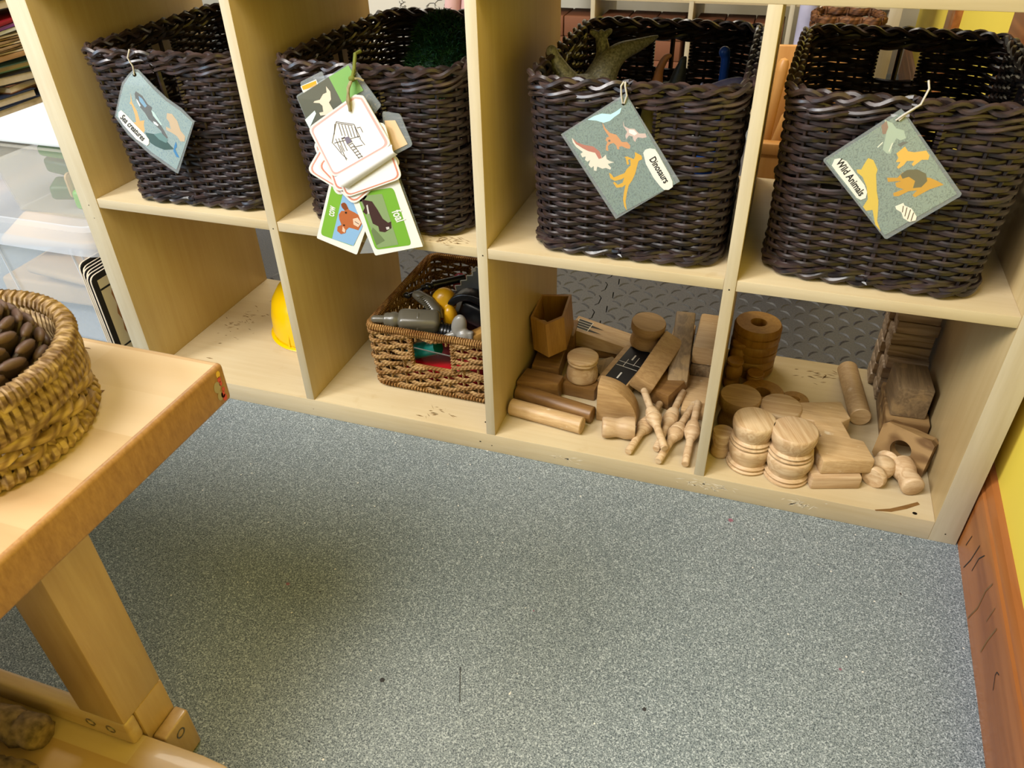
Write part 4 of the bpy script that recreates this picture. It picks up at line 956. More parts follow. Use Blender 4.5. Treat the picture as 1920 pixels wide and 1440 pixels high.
# ------------------------------------------------------------------ block heap in the third cell
t = thing('hollow_house_block', 'hollow five sided wooden box standing tilted at the top left of the heap', 'block', (.77, .23, .08))
pent = [(-.029, .058), (-.031, -.034), (.002, -.062), (.030, -.032), (.029, .058)]
pin = [(x * .86, y_ * .87) for x, y_ in pent]
M_ = Matrix.Translation((.779, .226, .099)) @ Matrix.Rotation(.10, 4, 'Z') @ Euler((-.04, -.10, .0)).to_matrix().to_4x4()
g = G(); n = 5; hgt = .067
vs = [M_ @ Vector((x, y_, 0)) for x, y_ in pent] + [M_ @ Vector((x, y_, hgt)) for x, y_ in pent] + [M_ @ Vector((x, y_, hgt)) for x, y_ in pin] + [M_ @ Vector((x, y_, .006)) for x, y_ in pin]
g.add(vs, [list(range(5))[::-1]] + [[i, (i + 1) % 5, 5 + (i + 1) % 5, 5 + i] for i in range(5)] + [[5 + i, 5 + (i + 1) % 5, 10 + (i + 1) % 5, 10 + i] for i in range(5)] + [[10 + i, 10 + (i + 1) % 5, 15 + (i + 1) % 5, 15 + i] for i in range(5)] + [[15 + i for i in range(5)]])
g.obj('box_walls', 'block_orange', t, angle=20)
tag(G().blob(M_ @ Vector((-.012, -.028, .048)), (.011, .011, .009)).tube([M_ @ Vector((-.012, -.028, .044)), M_ @ Vector((-.008, -.020, .010))], .008, 12).obj('turned_peg', 'block_orange'), 'small peg head inside the hollow five sided box', 'peg')
block('wooden_block', (.775, .215, ZB + .018), (.052, .085, .036), .08, 'block_brown', 'dark reddish block beneath the hollow box, right of the divider', ry=0)
block('wooden_block', (.747 + .006, .300, ZB + .020), (.020, .12, .040), 0, 'block_brown', 'narrow dark block pressed against the divider behind the heap')
M2 = Matrix.Translation((.781, .131, ZB)) @ Matrix.Rotation(-.08, 4, 'Z')
tag(G().prism([(-.038, -.022), (.036, -.004), (.036, .026), (-.036, .026)], 0, .038, .003, M2).obj('wooden_block', 'block_brown'), 'worn olive brown wedge behind the two dowels', 'block')
block('wooden_block', (.848, .174, ZB + .0125), (.066, .060, .025), -.06, 'block_brown', 'small orange brown block carrying the pale turned knob')
block('wooden_block', (.885, .215, ZB + .016), (.05, .05, .032), .7, 'block_dark', 'dark block wedged right of the pale knob')
block('wooden_block', (.785, .285, ZB + .029), (.046, .060, .058), .08, 'block_brown', 'brown block propping the hollow box from below at the back')
block('wooden_block', (.84, .315, ZB + .010), (.09, .07, .020), .1, 'block_brown', 'flat brown block hidden under the printed ramp')
# printed ramp block
t = thing('ramp_block', 'long tapered block with a black and white barrier print', 'block', (.86, .30, .06))
M3 = Matrix.Translation((.868, .300, .0585)) @ Matrix.Rotation(-.13, 4, 'Z') @ Matrix.Rotation(-.02, 4, 'Y')
g = G(); bm = bmesh.new(); vv = [bm.verts.new(M3 @ Vector(p)) for p in ((-.072, -.026, 0), (.085, -.026, 0), (.085, .026, 0), (-.072, .026, 0), (-.072, -.026, .038), (.085, -.026, .014), (.085, .026, .014), (-.072, .026, .038))]
for f in ((0, 3, 2, 1), (4, 5, 6, 7), (0, 1, 5, 4), (1, 2, 6, 5), (2, 3, 7, 6), (3, 0, 4, 7)): bm.faces.new([vv[k] for k in f])
bmesh.ops.bevel(bm, geom=list(bm.edges), offset=.0025, segments=2, profile=.5, affect='EDGES'); g.bm(bm); g.obj('block_body', 'block_pale', t)
g = G()
def on3(x, y_, e): return M3 @ Vector((x, y_, .038 - (x + .072) * .024 / .157 + e))
def q3(x0, x1, y0, y1, e, mi): g.add([on3(x0, y0, e), on3(x1, y0, e), on3(x1, y1, e), on3(x0, y1, e)], [[0, 1, 2, 3]], mi)
q3(-.066, -.036, -.018, .016, .0003, 1)
for i in range(4): q3(-.0645, -.0375, -.0165 + i * .0083, -.0100 + i * .0083, .0005, 0)
for y_ in (-.012, .004): g.add([on3(-.036, y_ - .004, .0004), on3(-.010, y_, .0004), on3(-.036, y_ + .003, .0004)], [[0, 1, 2]], 0)
g.obj('barrier_print', ['black_ink', 'white_ink'], t)
# road block with black top
t = thing('road_block', 'wooden block with a black road print, under the heap middle', 'block', (.915, .215, ZB))
M4 = Matrix.Translation((.920, .222, ZB + .0005)) @ Matrix.Rotation(-.28, 4, 'Z') @ Matrix.Rotation(.10, 4, 'X')
bm = bmesh.new(); bmesh.ops.create_cube(bm, size=1); bmesh.ops.scale(bm, vec=(.058, .115, .030), verts=bm.verts); bmesh.ops.bevel(bm, geom=list(bm.edges), offset=.0025, segments=2, profile=.5, affect='EDGES')
bmesh.ops.translate(bm, vec=(0, 0, .0215), verts=bm.verts); bmesh.ops.transform(bm, matrix=M4, verts=bm.verts); G().bm(bm).obj('block_body', 'block_tan', t)
g = G()
def q4(x0, x1, y0, y1, e, mi): g.add([M4 @ Vector(p + (.0367 + e,)) for p in ((x0, y0), (x1, y0), (x1, y1), (x0, y1))], [[0, 1, 2, 3]], mi)
q4(-.018, .026, -.054, .054, .0002, 0)
for y0, y1 in ((-.040, -.022), (.018, .034)): q4(.0015, .0045, y0, y1, .0004, 1)
for y0 in (-.006, .006): q4(-.017, .025, y0, y0 + .0012, .0004, 1)
q4(-.004, -.003, -.006, .018, .0004, 1); q4(.012, .013, .004, .03, .0004, 1)
g.obj('road_print', ['black_ink', 'white_ink'], t)
# quarter round block
pts = [(0, 0)] + [(.070 * math.cos(a), .070 * math.sin(a)) for a in [PI / 2 * k / 14 for k in range(15)]]
pts = [(0, 0)] + [(.072 * math.cos(a) ** .9 if a < PI / 2 - .01 else .0, .074 * math.sin(a)) for a in [PI / 2 * k / 14 for k in range(15)]]
g = G().prism(pts, 0, .034, .0022, Matrix.Translation((.894, .090, ZB + .0003)) @ Matrix.Rotation(.05, 4, 'Z') @ Matrix.Rotation(PI / 2, 4, 'X') @ Matrix.Translation((0, 0, -.034)))
tag(g.obj('quarter_round_block', 'block_tan', angle=30), 'quarter round wooden block standing upright in the middle of the heap', 'block')
tag(beam('wooden_beam', (.958, .160, .0750), (.990, .285, .100), .040, .034, 'block_tan', .003, .42), 'square wooden bar tilted on its edge, right of the quarter round', 'block')
block('wooden_block', (1.000, .190, ZB + .0200), (.050, .062, .036), -.45, 'block_brown', 'short brown block under the tilted square bar', rx=.12)
block('wooden_block', (1.000, .262, ZB + .016), (.055, .07, .032), .2, 'block_tan', 'tan block deep in the heap under the bars')
tag(beam('wooden_plank', (1.0160, .196, .0665), (1.0050, .345, .124), .036, .022, 'block_dark', .003, 0), 'grey stained plank leaning steeply up to the back', 'block')
block('wooden_block', (1.006, .330, ZB + .03), (.040, .06, .060), 0, 'block_tan', 'upright tan block propping the grey stained plank')
t = block('wooden_block', (1.0530, .315, .0970), (.043, .125, .038), 0, 'block_worn', 'pale worn block with pencil marks, top of the pile by the divider', r=.005)
t2 = thing('printed_block', 'wooden block with a red and black printed side under the pale worn block', 'block', (1.053, .315, ZB))
G().box((1.0530, .312, ZB + .0200), (.043, .118, .038), None, .003).obj('block_body', 'block_dark', t2)
g = G(); g.add([(1.0313, .256, ZB + .004), (1.0313, .37, ZB + .004), (1.0313, .37, ZB + .036), (1.0313, .256, ZB + .036)], [[0, 3, 2, 1]], 0)
g.add([(1.0311, .256, ZB + .008), (1.0311, .275, ZB + .008), (1.0311, .275, ZB + .033), (1.0311, .256, ZB + .033)], [[0, 3, 2, 1]], 1)
for k in range(4): g.add([(1.0310, .280 + .012 * k, ZB + .012), (1.0310, .287 + .012 * k, ZB + .012), (1.0310, .287 + .012 * k, ZB + .030), (1.0310, .280 + .012 * k, ZB + .030)], [[0, 3, 2, 1]], 2)
g.obj('printed_side', ['black_ink', 'red_paint', 'white_ink'], t2)
block('wooden_block', (1.0510, .196, ZB + .009), (.042, .110, .018), .04, 'block_worn', 'flat light block lying in front of the pile by the divider')

# ------------------------------------------------------------------ right cell: plank wall and striped blocks
rg = random.Random(11)
hp = .0232
for row, (y0, x0, nl) in enumerate(((.315, 1.354, 8), (.364, 1.347, 8))):
    for k in range(nl):
        dx = rg.uniform(-.002, .003); dy = rg.uniform(-.003, .003)
        o = G().box((0, 0, 0), (.066, .047, hp - .0007), None, .003).obj('wooden_plank', 'block_grey', world=False)
        o.location = (x0 + .033 + dx, y0 + dy, ZB + hp * (k + .5)); o.rotation_euler = (0, 0, rg.uniform(-.02, .02))
        tag(o, ('short plank in the nearer row of the stacked plank wall, layer %s from the shelf' if row == 0 else 'short plank in the rear row of the stacked plank wall, layer %s from the shelf') % ['one', 'two', 'three', 'four', 'five', 'six', 'seven', 'eight'][k], 'plank', 'planks stacked into a wall')
# striped block pile
tag(G().box((1.3905, .227, ZB + .012), (.067, .115, .024), None, .0025).obj('striped_block', 'block_stripe'), 'striped laminated block lying lowest against the right side panel', 'block', 'striped laminated blocks')
tag(G().box((1.3900, .225, ZB + .0365), (.066, .110, .024), None, .0025).obj('striped_block', 'block_stripe'), 'striped laminated block lying on top of the lowest one', 'block', 'striped laminated blocks')
tag(G().box((1.3865, .218, ZB + .0495 + .029), (.054, .074, .058), (0, 0, .06), .003).obj('wooden_block', 'block_dark'), 'thick dark worn block standing on the striped blocks', 'block')
# leaning block with round hole
g = G(); w_, h_, th = .080, .066, .020
M5 = Matrix.Translation((1.3845, .1215, ZB + .0335)) @ Matrix.Rotation(-.50, 4, 'Z') @ Matrix.Rotation(-.22, 4, 'X')
nh = 32; hr = .0160; outer = []
for i in range(nh):
    a = 2 * PI * i / nh + PI / 4; c, s_ = math.cos(a), math.sin(a); k_ = max(abs(c) / (w_ / 2), abs(s_) / (h_ / 2)); outer.append((c / k_, s_ / k_))
vs = []
for yy in (-th / 2, th / 2):
    vs += [M5 @ Vector((x, yy, z)) for x, z in outer]; vs += [M5 @ Vector((hr * math.cos(2 * PI * i / nh + PI / 4) - .002, yy, hr * math.sin(2 * PI * i / nh + PI / 4) - .002)) for i in range(nh)]
fs = []
for i in range(nh):
    j = (i + 1) % nh
    fs += [[i, j, nh + j, nh + i], [2 * nh + i, 3 * nh + i, 3 * nh + j, 2 * nh + j], [i, 2 * nh + i, 2 * nh + j, j], [nh + i, nh + j, 3 * nh + j, 3 * nh + i]]
g.add(vs, fs); tag(g.obj('holed_block', 'block_stripe', angle=30), 'square laminated block with a round hole leaning on the striped blocks', 'block')

# ------------------------------------------------------------------ table in the foreground
tb = thing('work_table', 'low butcher block wooden table with a lower shelf, left foreground', 'table', (.18, -.85, 0))
TX0, TX1, TY0, TY1, TZ = -.42, .618, -1.30, -.436, .45
g = G().box(((TX0 + TX1) / 2, (TY0 + TY1) / 2, TZ - .0225), (TX1 - TX0, TY1 - TY0, .045), None, .005, 4)
def butcher():
    m, N, L, b = base_mat('butcher_block', '#d5b48a', .3, .5, 0, .15)
    tc = N.new('ShaderNodeTexCoord'); mp = N.new('ShaderNodeMapping'); mp.inputs['Rotation'].default_value = (0, 0, 0); L.new(tc.outputs['Object'], mp.inputs[0])
    sp = N.new('ShaderNodeSeparateXYZ'); L.new(mp.outputs[0], sp.inputs[0])
    # laminated lamellas: 42 mm staves across Y, random length offset along X
    fy = N.new('ShaderNodeMath'); fy.operation = 'DIVIDE'; fy.inputs[1].default_value = .058; L.new(sp.outputs[1], fy.inputs[0]); fl = N.new('ShaderNodeMath'); fl.operation = 'FLOOR'; L.new(fy.outputs[0], fl.inputs[0])
    ox = N.new('ShaderNodeMath'); ox.operation = 'MULTIPLY_ADD'; ox.inputs[1].default_value = .173; L.new(fl.outputs[0], ox.inputs[0]); L.new(sp.outputs[0], ox.inputs[2])
    fx = N.new('ShaderNodeMath'); fx.operation = 'DIVIDE'; fx.inputs[1].default_value = .45; L.new(ox.outputs[0], fx.inputs[0]); fl2 = N.new('ShaderNodeMath'); fl2.operation = 'FLOOR'; L.new(fx.outputs[0], fl2.inputs[0])
    cb = N.new('ShaderNodeCombineXYZ'); L.new(fl.outputs[0], cb.inputs[0]); L.new(fl2.outputs[0], cb.inputs[1])
    wn = N.new('ShaderNodeTexWhiteNoise'); L.new(cb.outputs[0], wn.inputs['Vector'])
    n = N.new('ShaderNodeTexNoise'); n.inputs['Scale'].default_value = 26; n.inputs['Detail'].default_value = 4; mp2 = N.new('ShaderNodeMapping'); mp2.inputs['Scale'].default_value = (.1, 1, 1); L.new(tc.outputs['Object'], mp2.inputs[0]); L.new(mp2.outputs[0], n.inputs['Vector'])
    mx = N.new('ShaderNodeMix'); mx.data_type = 'FLOAT'; mx.inputs[0].default_value = .5; L.new(wn.outputs['Value'], mx.inputs[2]); L.new(n.outputs['Fac'], mx.inputs[3])
    r = ramp(N, [(.15, '#dcc4a4'), (.5, '#cfb38c'), (.85, '#b8936a')]); L.new(mx.outputs[0], r.inputs[0]); L.new(r.outputs[0], b.inputs['Base Color'])
butcher()
wood('end_grain_shaded', '#c0935f', '#94683a', 'Z', 60, .3, .38, .12)  # end grain, its colour darkened further to carry the side's shade
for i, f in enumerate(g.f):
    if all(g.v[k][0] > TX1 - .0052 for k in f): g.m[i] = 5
# crayon and paint marks near the corner, small dark nicks on top
ye = lambda y, z, r_, mi: g.add([(TX1 + .0003, y + r_ * math.cos(a * PI / 5), z + r_ * 1.3 * math.sin(a * PI / 5)) for a in range(10)], [list(range(10))], mi)
for y, z, r_, mi in ((-.447, .442, .003, 1), (-.4475, .436, .0026, 2), (-.447, .431, .0022, 2), (-.453, .430, .005, 3), (-.4455, .423, .0022, 2), (-.448, .418, .003, 2), (-.4465, .4135, .003, 2), (-.452, .419, .004, 3)): ye(y, z, r_, mi)
for x, y, dx, dy in ((.455, -.456, .016, .002), (.500, -.497, .004, .003), (.513, -.512, .003, .002), (.533, -.517, .006, .007)):
    g.add([(x, y, TZ + .0003), (x + dx, y + .001, TZ + .0003), (x + dx * .9, y + dy, TZ + .0003), (x + .001, y + dy * .8, TZ + .0003)], [[0, 1, 2, 3]], 4)
g.obj('table_top', ['butcher_block', ink('#f0c020'), ink('#d0421c'), ink('#a89a7c'), ink('#7a5a38'), 'end_grain_shaded'], tb)
for lx0, ly0 in ((.4975, -.6565), (.4975, -1.20), (-.35, -.6565), (-.35, -1.20)):
    g = G(); ny = 1 if ly0 > -1 else -1
    g.box((lx0 + .030, ly0 + .0293, (.1165 + TZ - .045) / 2), (.060, .0585, TZ - .045 - .1165), None, .003)
    yy0 = ly0 + (.0165 if ny > 0 else 0)
    g.box((lx0 + .030, yy0 + .021, .0585), (.060, .042, .117), None, .002)
    g.obj('leg', 'table_wood_z', tb)
for y0 in (-.6562, -1.1577):
    g = G().box((.0925 + .0, y0 + .0076, .097), (.930, .0152, .039), None, .004, 3); o = g.obj('cross_rail', 'table_wood', tb)
    if y0 > -1:
        for bx in (.505, .532):
            G().lathe([(0, -.0005), (.0048, -.0005), (.0048, .0008), (.0062, .0008), (.0062, 0)], 20, Matrix.Translation((bx, y0, .0975)) @ Matrix.Rotation(PI / 2, 4, 'X')).obj('bolt', 'metal', o)
for bx0, by0, by1 in ((.5578, -.6365, -.5973), (.5578, -1.19, -1.15), (-.3682, -.6365, -.5973), (-.3682, -1.19, -1.15)):
    g = G().box((bx0 + .009, (by0 + by1) / 2, .0325), (.018, by1 - by0, .065), None, .003, 3); o = g.obj('foot_block', 'table_wood_z', tb)
    if bx0 > 0 and by0 > -1: G().lathe([(0, -.001), (.0048, -.001), (.0048, .0008), (.0062, .0008), (.0062, 0)], 20, Matrix.Translation((bx0 + .0180, -.617, .048)) @ Matrix.Rotation(PI / 2, 4, 'Y')).obj('bolt', 'metal', o)
pl = rounded([(-.42, -1.21), (.70, -1.21), (.70, -.6415), (-.42, -.6415)], .06)
g = G().prism([(x, y) for x, y in pl], .058, .0772, .004); g.obj('lower_shelf', 'butcher_block', tb)
# driftwood sticks on the lower shelf
def stick(A, B, r, lab, seed):
    rr = random.Random(seed); A, B = Vector(A), Vector(B); n = 26; P = []; R = []
    for i in range(n):
        s_ = i / (n - 1); P.append(A.lerp(B, s_) + Vector((rr.gauss(0, .001), rr.gauss(0, .001), rr.gauss(0, .0008)))); R.append(r * (1 + .05 * math.sin(s_ * 7 + seed) + rr.gauss(0, .02)) * (1 if 0 < i < n - 1 else .8))
    g = G().tube(P, R, 18); 
    g.v = [tuple(Vector(v) + Vector((rr.gauss(0, 1), rr.gauss(0, 1), rr.gauss(0, 1))) * r * .03) for v in g.v]
    return tag(g.obj('driftwood_stick', 'bark', angle=70), lab, 'stick', 'bark covered sticks on the lower table shelf')
stick((.30, -.690, .0965), (.4680, -.6830, .0965), .0175, 'bark covered stick lying along the back rail of the lower shelf', 3)
stick((.32, -.757, .0960), (.4880, -.7260, .0960), .0165, 'weathered stick nearest the viewer on the lower shelf', 8)

# round woven basket with pine cones
t = thing('round_basket', 'round water hyacinth basket holding pine cones on the table', 'basket', (.462, -.600, TZ + .0005))
hb, hat_, hN = weave((.106, .106, .1059), (.109, .109, .1089), .074, 32, 8, (.0055, .0040), .0040, None, .004, sub=6, z0=.002)
hb.obj('woven_body', 'hyacinth', t, world=False)
g = coil(hat_, hN, .056, 0, .0052, .017, .0042, .0080, .72); g.obj('looped_band', 'hyacinth', t, world=False)
g = coil(hat_, hN, .074, .001, .0060, .0060, .0036, .0068, .73); g.obj('wrapped_rim', 'hyacinth', t, world=False)
g = coil(hat_, hN, .006, .001, .0060, .0050, .0042, .0100, .70); g.obj('wrapped_foot', 'hyacinth', t, world=False)
g = G().lathe([(0, .001), (.104, .001), (.104, .006), (0, .006)], 40); g.obj('base_panel', 'hyacinth', t, world=False)
def cone(c, axis, L_, R_, lab, seed):
    rr = random.Random(seed); q = Vector(axis).to_track_quat('Z', 'Y').to_matrix().to_4x4(); M_ = Matrix.Translation(c) @ q; g = G()
    g.blob((0, 0, 0), (R_ * .62, R_ * .62, L_ * .5), None, 10); g.v = [tuple(M_ @ Vector(v)) for v in g.v]
    n = 120 if R_ > .05 else 120
    for i in range(n):
        s_ = (i + .5) / n; th = i * 2.39996; zz = (s_ - .5) * L_; rad = R_ * math.sin(PI * min(1, .18 + s_ * .80)) ** .75 * .80
        sz = (.0158 if R_ > .05 else .0105) * (.70 + .5 * math.sin(PI * (.1 + .8 * s_)))
        lm = M_ @ Matrix.Rotation(th, 4, 'Z') @ Matrix.Translation((rad, 0, zz)) @ Matrix.Rotation(-.85 - .45 * s_, 4, 'Y')
        g.blob((0, 0, 0), (sz, sz * .72, sz * .26), None, 7) if False else None
        k0 = len(g.v); g.blob((sz * .2, 0, 0), (sz * 1.1, sz * .98, sz * .25), None, 7, 0); g.v[k0:] = [tuple(lm @ Vector(v)) for v in g.v[k0:]]
        k0 = len(g.v); g.blob((sz * 1.0, 0, sz * .04), (sz * .30, sz * .70, sz * .24), None, 5, 1); g.v[k0:] = [tuple(lm @ Vector(v)) for v in g.v[k0:]]
    return tag(g.obj('pine_cone', ['cone_scale', 'cone_tip'], angle=60), lab, 'pine cone', 'pine cones in the round basket')
cone((.487, -.588, .518), (.15, .2, 1), .100, .068, 'large brown pine cone lying uppermost in the round basket', 1)
cone((.408, -.655, .492), (1, .3, .3), .06, .036, 'second pine cone deeper in the round basket, behind the large one', 5)

# ------------------------------------------------------------------ left of the unit: plastic boxes, boards, book shelf
def box_shell(g, x0, x1, y0, y1, z0, z1, r, th=.002, taper=.02):
    bo = rounded([(x0 + taper, y0 + taper), (x1 - taper, y0 + taper), (x1 - taper, y1 - taper), (x0 + taper, y1 - taper)], r); to = rounded([(x0, y0), (x1, y0), (x1, y1), (x0, y1)], r); n = len(bo)
    cx, cy = (x0 + x1) / 2, (y0 + y1) / 2; ins = lambda p: (p[0] - th * (1 if p[0] > cx else -1), p[1] - th * (1 if p[1] > cy else -1))
    vs = [(x, y, z0) for x, y in bo] + [(x, y, z1) for x, y in to] + [ins(p) + (z1,) for p in to] + [ins(p) + (z0 + th,) for p in bo]
    g.add(vs, [list(range(n))[::-1]] + [[k * n + i, k * n + (i + 1) % n, (k + 1) * n + (i + 1) % n, (k + 1) * n + i] for k in range(3) for i in range(n)] + [[3 * n + i for i in range(n)]])
t = thing('storage_box', 'large clear plastic storage box with a clipped lid, left of the shelving unit', 'storage box', (-.30, .25, 0), 'plastic storage boxes')
g = G(); box_shell(g, -.56, -.100, .075, .43, .003, .245, .10)
g.obj('box_body', 'box_clear', t, angle=30)
g = G()
lr = rounded([(-.60, .050), (-.052, .050), (-.052, .46), (-.60, .46)], .10); li = [(-.326 + (x + .326) * .93, .255 + (y - .255) * .91) for x, y in lr]
n = len(lr); vs = [(x, y, .236) for x, y in lr] + [(x, y, .262) for x, y in lr] + [(x * 1, y, .284) for x, y in [(-.326 + (x + .326) * .985, .255 + (y - .255) * .98) for x, y in lr]] + [(x, y, .289) for x, y in li] + [(x, y, .283) for x, y in [(-.326 + (x + .326) * .97, .255 + (y - .255) * .97) for x, y in li]]
g.add(vs, [[k * n + i, k * n + (i + 1) % n, (k + 1) * n + (i + 1) % n, (k + 1) * n + i] for k in range(4) for i in range(n)] + [[4 * n + i for i in range(n)]])
g.obj('box_lid', 'lid_clear', t, angle=30)
g = G()
for x in (-.155, -.13, -.35): g.tube([(x, .088, .02), (x - .0, .073, .232)], .0022, 6)
g.obj('moulded_rib', 'lid_clear', t)
cg = 'curved cream wooden pieces in the clear box'
for c, s_, rz, rx, lab in (((-.30, .22, .190), (.30, .10, .022), .15, .25, 'flat cream wooden piece high inside the large clear box'), ((-.26, .20, .130), (.26, .14, .020), -.1, .15, 'broad cream wooden piece in the middle of the large clear box'), ((-.34, .25, .060), (.32, .18, .05), .05, 0, 'thick cream wooden piece at the bottom of the large clear box')):
    o = G().box((0, 0, 0), s_, None, .009, 3).obj('wooden_piece', 'cream_thing', world=False); o.location = c; o.rotation_euler = (rx, 0, rz); tag(o, lab, 'wooden piece', cg)
t = thing('storage_box', 'smaller frosted plastic box with a white lid standing on the large box', 'storage box', (-.16, .23, .289), 'plastic storage boxes')
g = G(); box_shell(g, -.315, -.020, .095, .36, .2845, .432, .08, .002, .014); g.obj('box_body', 'frosted_box', t, angle=30)
g = G(); lr = rounded([(-.325, .085), (-.012, .085), (-.012, .37), (-.325, .37)], .08)
g.prism([(x, y) for x, y in lr], .4335, .446, .003); g.obj('box_lid', 'white_plastic', t)
g = G().tube([(x, y, .425) for x, y in rounded([(-.318, .092), (-.018, .092), (-.018, .363), (-.318, .363)], .08)], .003, 6, True)
g.obj('box_rim', 'frosted_box', t)
gg = 'green toys in the frosted box'
for c, s_, rz, m_, lab in (((-.125, .135, .320), (.045, .045, .040), .2, 'green_toy', 'bright green toy block low in the frosted box'), ((-.105, .16, .365), (.05, .05, .035), -.3, 'green_toy', 'bright green toy block higher in the frosted box'),
                           ((-.19, .15, .325), (.055, .05, .030), .5, 'darkgreen_toy', 'dark green toy low in the frosted box'), ((-.18, .16, .372), (.07, .05, .03), 0, 'darkgreen_toy', 'dark green toy in the middle of the frosted box'),
                           ((-.16, .15, .405), (.09, .05, .022), .1, 'green_toy', 'pale green toy just under the white lid'), ((-.15, .125, .345), (.012, .02, .05), .1, 'cream_thing', 'pale stick between the green toys')):
    o = G().box((0, 0, 0), s_, None, .008, 3).obj('green_toy' if 'stick' not in lab else 'toy_stick', m_, world=False); o.location = c; o.rotation_euler = (.1, .1, rz); tag(o, lab, 'toy', gg)
# puzzle boards between box and unit
for i in range(6):
    x = -.0890 + i * .0072; th = .0058; y0 = .022 - i * .0042 + (.004 if i % 2 else 0); zt = .232 - i * .0020 + (.004 if i == 0 else 0)
    t = thing('puzzle_board', ['thin black edged picture board leaning furthest from the shelving unit', 'picture board second from the storage box', 'picture board third from the storage box', 'picture board fourth from the storage box', 'picture board behind the foremost bordered one', 'cream picture board with a black border and a brown shape, nearest the unit'][i], 'picture board', (x, .15, .002), 'picture boards standing beside the storage box')
    sh = rounded([(y0, .002), (y0 + .27, .002), (y0 + .27, zt), (y0, zt)], .06)
    Mx = Matrix(((0, 0, 1, x), (1, 0, 0, 0), (0, 1, 0, 0), (0, 0, 0, 1)))
    g = G().prism(sh, 0, th * .55, 0, Mx); g.obj('board_panel', 'paper', t)
    Mx2 = Mx.copy(); Mx2[0][3] = x + th * .55
    g = G().prism(sh, 0, th * .2, 0, Mx2); g.obj('black_edge', 'book_black', t)
    if i == 5:
        g = G(); fx = x + th * .75 + .0004
        def rq(a0, a1, b0, b1, e, mi): g.add([(fx + e, a0, b0), (fx + e, a1, b0), (fx + e, a1, b1), (fx + e, a0, b1)], [[0, 1, 2, 3]], mi)
        rq(y0 + .012, y0 + .26, .012, zt - .012, 0, 0); rq(y0 + .012, y0 + .26, zt - .034, zt - .030, .0002, 1); rq(y0 + .012, y0 + .26, .060, .064, .0002, 1)
        br = [(.052, .185), (.058, .168), (.062, .150), (.056, .140), (.064, .120), (.056, .104), (.060, .088), (.050, .082), (.046, .092), (.050, .112), (.044, .130), (.050, .150), (.046, .172)]
        g.add([(fx + .0003, y0 + a - .014, b) for a, b in br], [list(range(len(br)))], 2); g.obj('printed_picture', [ink('#e2d6bc'), 'book_black', ink('#a8744a')], t)
# book shelf against the left wall
t = thing('book_shelf', 'brown open shelf stacked with books and papers, far left', 'shelf', (-.93, .75, 0))
for z in (.428, .288, .13): G().box((-.935, .80, z), (.27, .90, .012), None, .001).obj('shelf_board', 'shelf_brown', t)
G().box((-1.08, .80, .40), (.016, .90, .80), None, .001).obj('back_panel', 'block_dark', t)
for y in (.345, 1.255): G().box((-.935, y, .40), (.27, .016, .80), None, .001).obj('side_panel', 'shelf_brown', t)
def book(c, s_, rz, cover, lab, group='books on the left shelf'):
    t = thing('book', lab, 'book', c, group); t.rotation_euler = (0, 0, rz)
    G().box((0, 0, s_[2] * .5), (s_[0] - .006, s_[1] - .008, s_[2] - .006), None, 0).obj('page_block', 'paper', t, world=False)
    G().box((0, 0, .0015), (s_[0], s_[1], .003), None, .001).obj('cover', cover, t, world=False); G().box((0, 0, s_[2] - .0015), (s_[0], s_[1], .003), None, .001).obj('cover', cover, t, world=False)
book((-.885, .640, .2945), (.16, .22, .024), .05, 'book_navy', 'navy book lying lowest on the lower left shelf'); book((-.880, .600, .3190), (.15, .17, .022), -.04, 'book_navy', 'navy book with gilt pages lying above another navy book')
book((-.90, .700, .3415), (.16, .20, .020), .12, 'book_brown', 'brown worn book in the middle of the lower stack'); book((-.885, .650, .3620), (.15, .16, .024), -.25, 'book_black', 'black book with pink tinted pages near the top of the lower stack')
book((-.90, .72, .3865), (.14, .18, .016), -.15, 'book_blue', 'pale blue picture book on top of the lower stack')
for i in range(7):
    o = G().box((0, 0, 0), (.17 - .003 * i, .21 + .004 * (i % 3), .0035), None, 0).obj('paper_folder', 'paper_kraft' if i % 3 else 'paper', world=False)
    o.location = (-.885, .69 + .006 * ((i * 5) % 4), .4375 + .0060 * i); o.rotation_euler = (0, 0, .06 * ((i * 7) % 5 - 2)); tag(o, 'kraft paper folder in the stack on the upper left shelf', 'folder', 'kraft folders stacked on the upper left shelf')
for i, (mm, lab) in enumerate((('white_plastic', 'white magazine leaning over the kraft folders'), ('book_purple', 'purple magazine leaning over the kraft folders'), ('book_red', 'dark red magazine topmost over the kraft folders'))):
    o = G().box((0, 0, 0), (.17, .24, .008), None, .001).obj('magazine', mm, world=False); o.location = (-.89, .73, .4890 + .0105 * i); o.rotation_euler = (.06, 0, .05 * i); tag(o, lab, 'magazine')
for i in range(3): book((-.89, .72 + .01 * i, .5330 + .026 * i), (.17, .24, .024), .04 * i, ['book_black', 'book_brown', 'book_black'][i], ['black book topping the upper left pile, lowest of three', 'brown book topping the upper left pile, middle of three', 'black book topping the upper left pile, highest of three'][i])

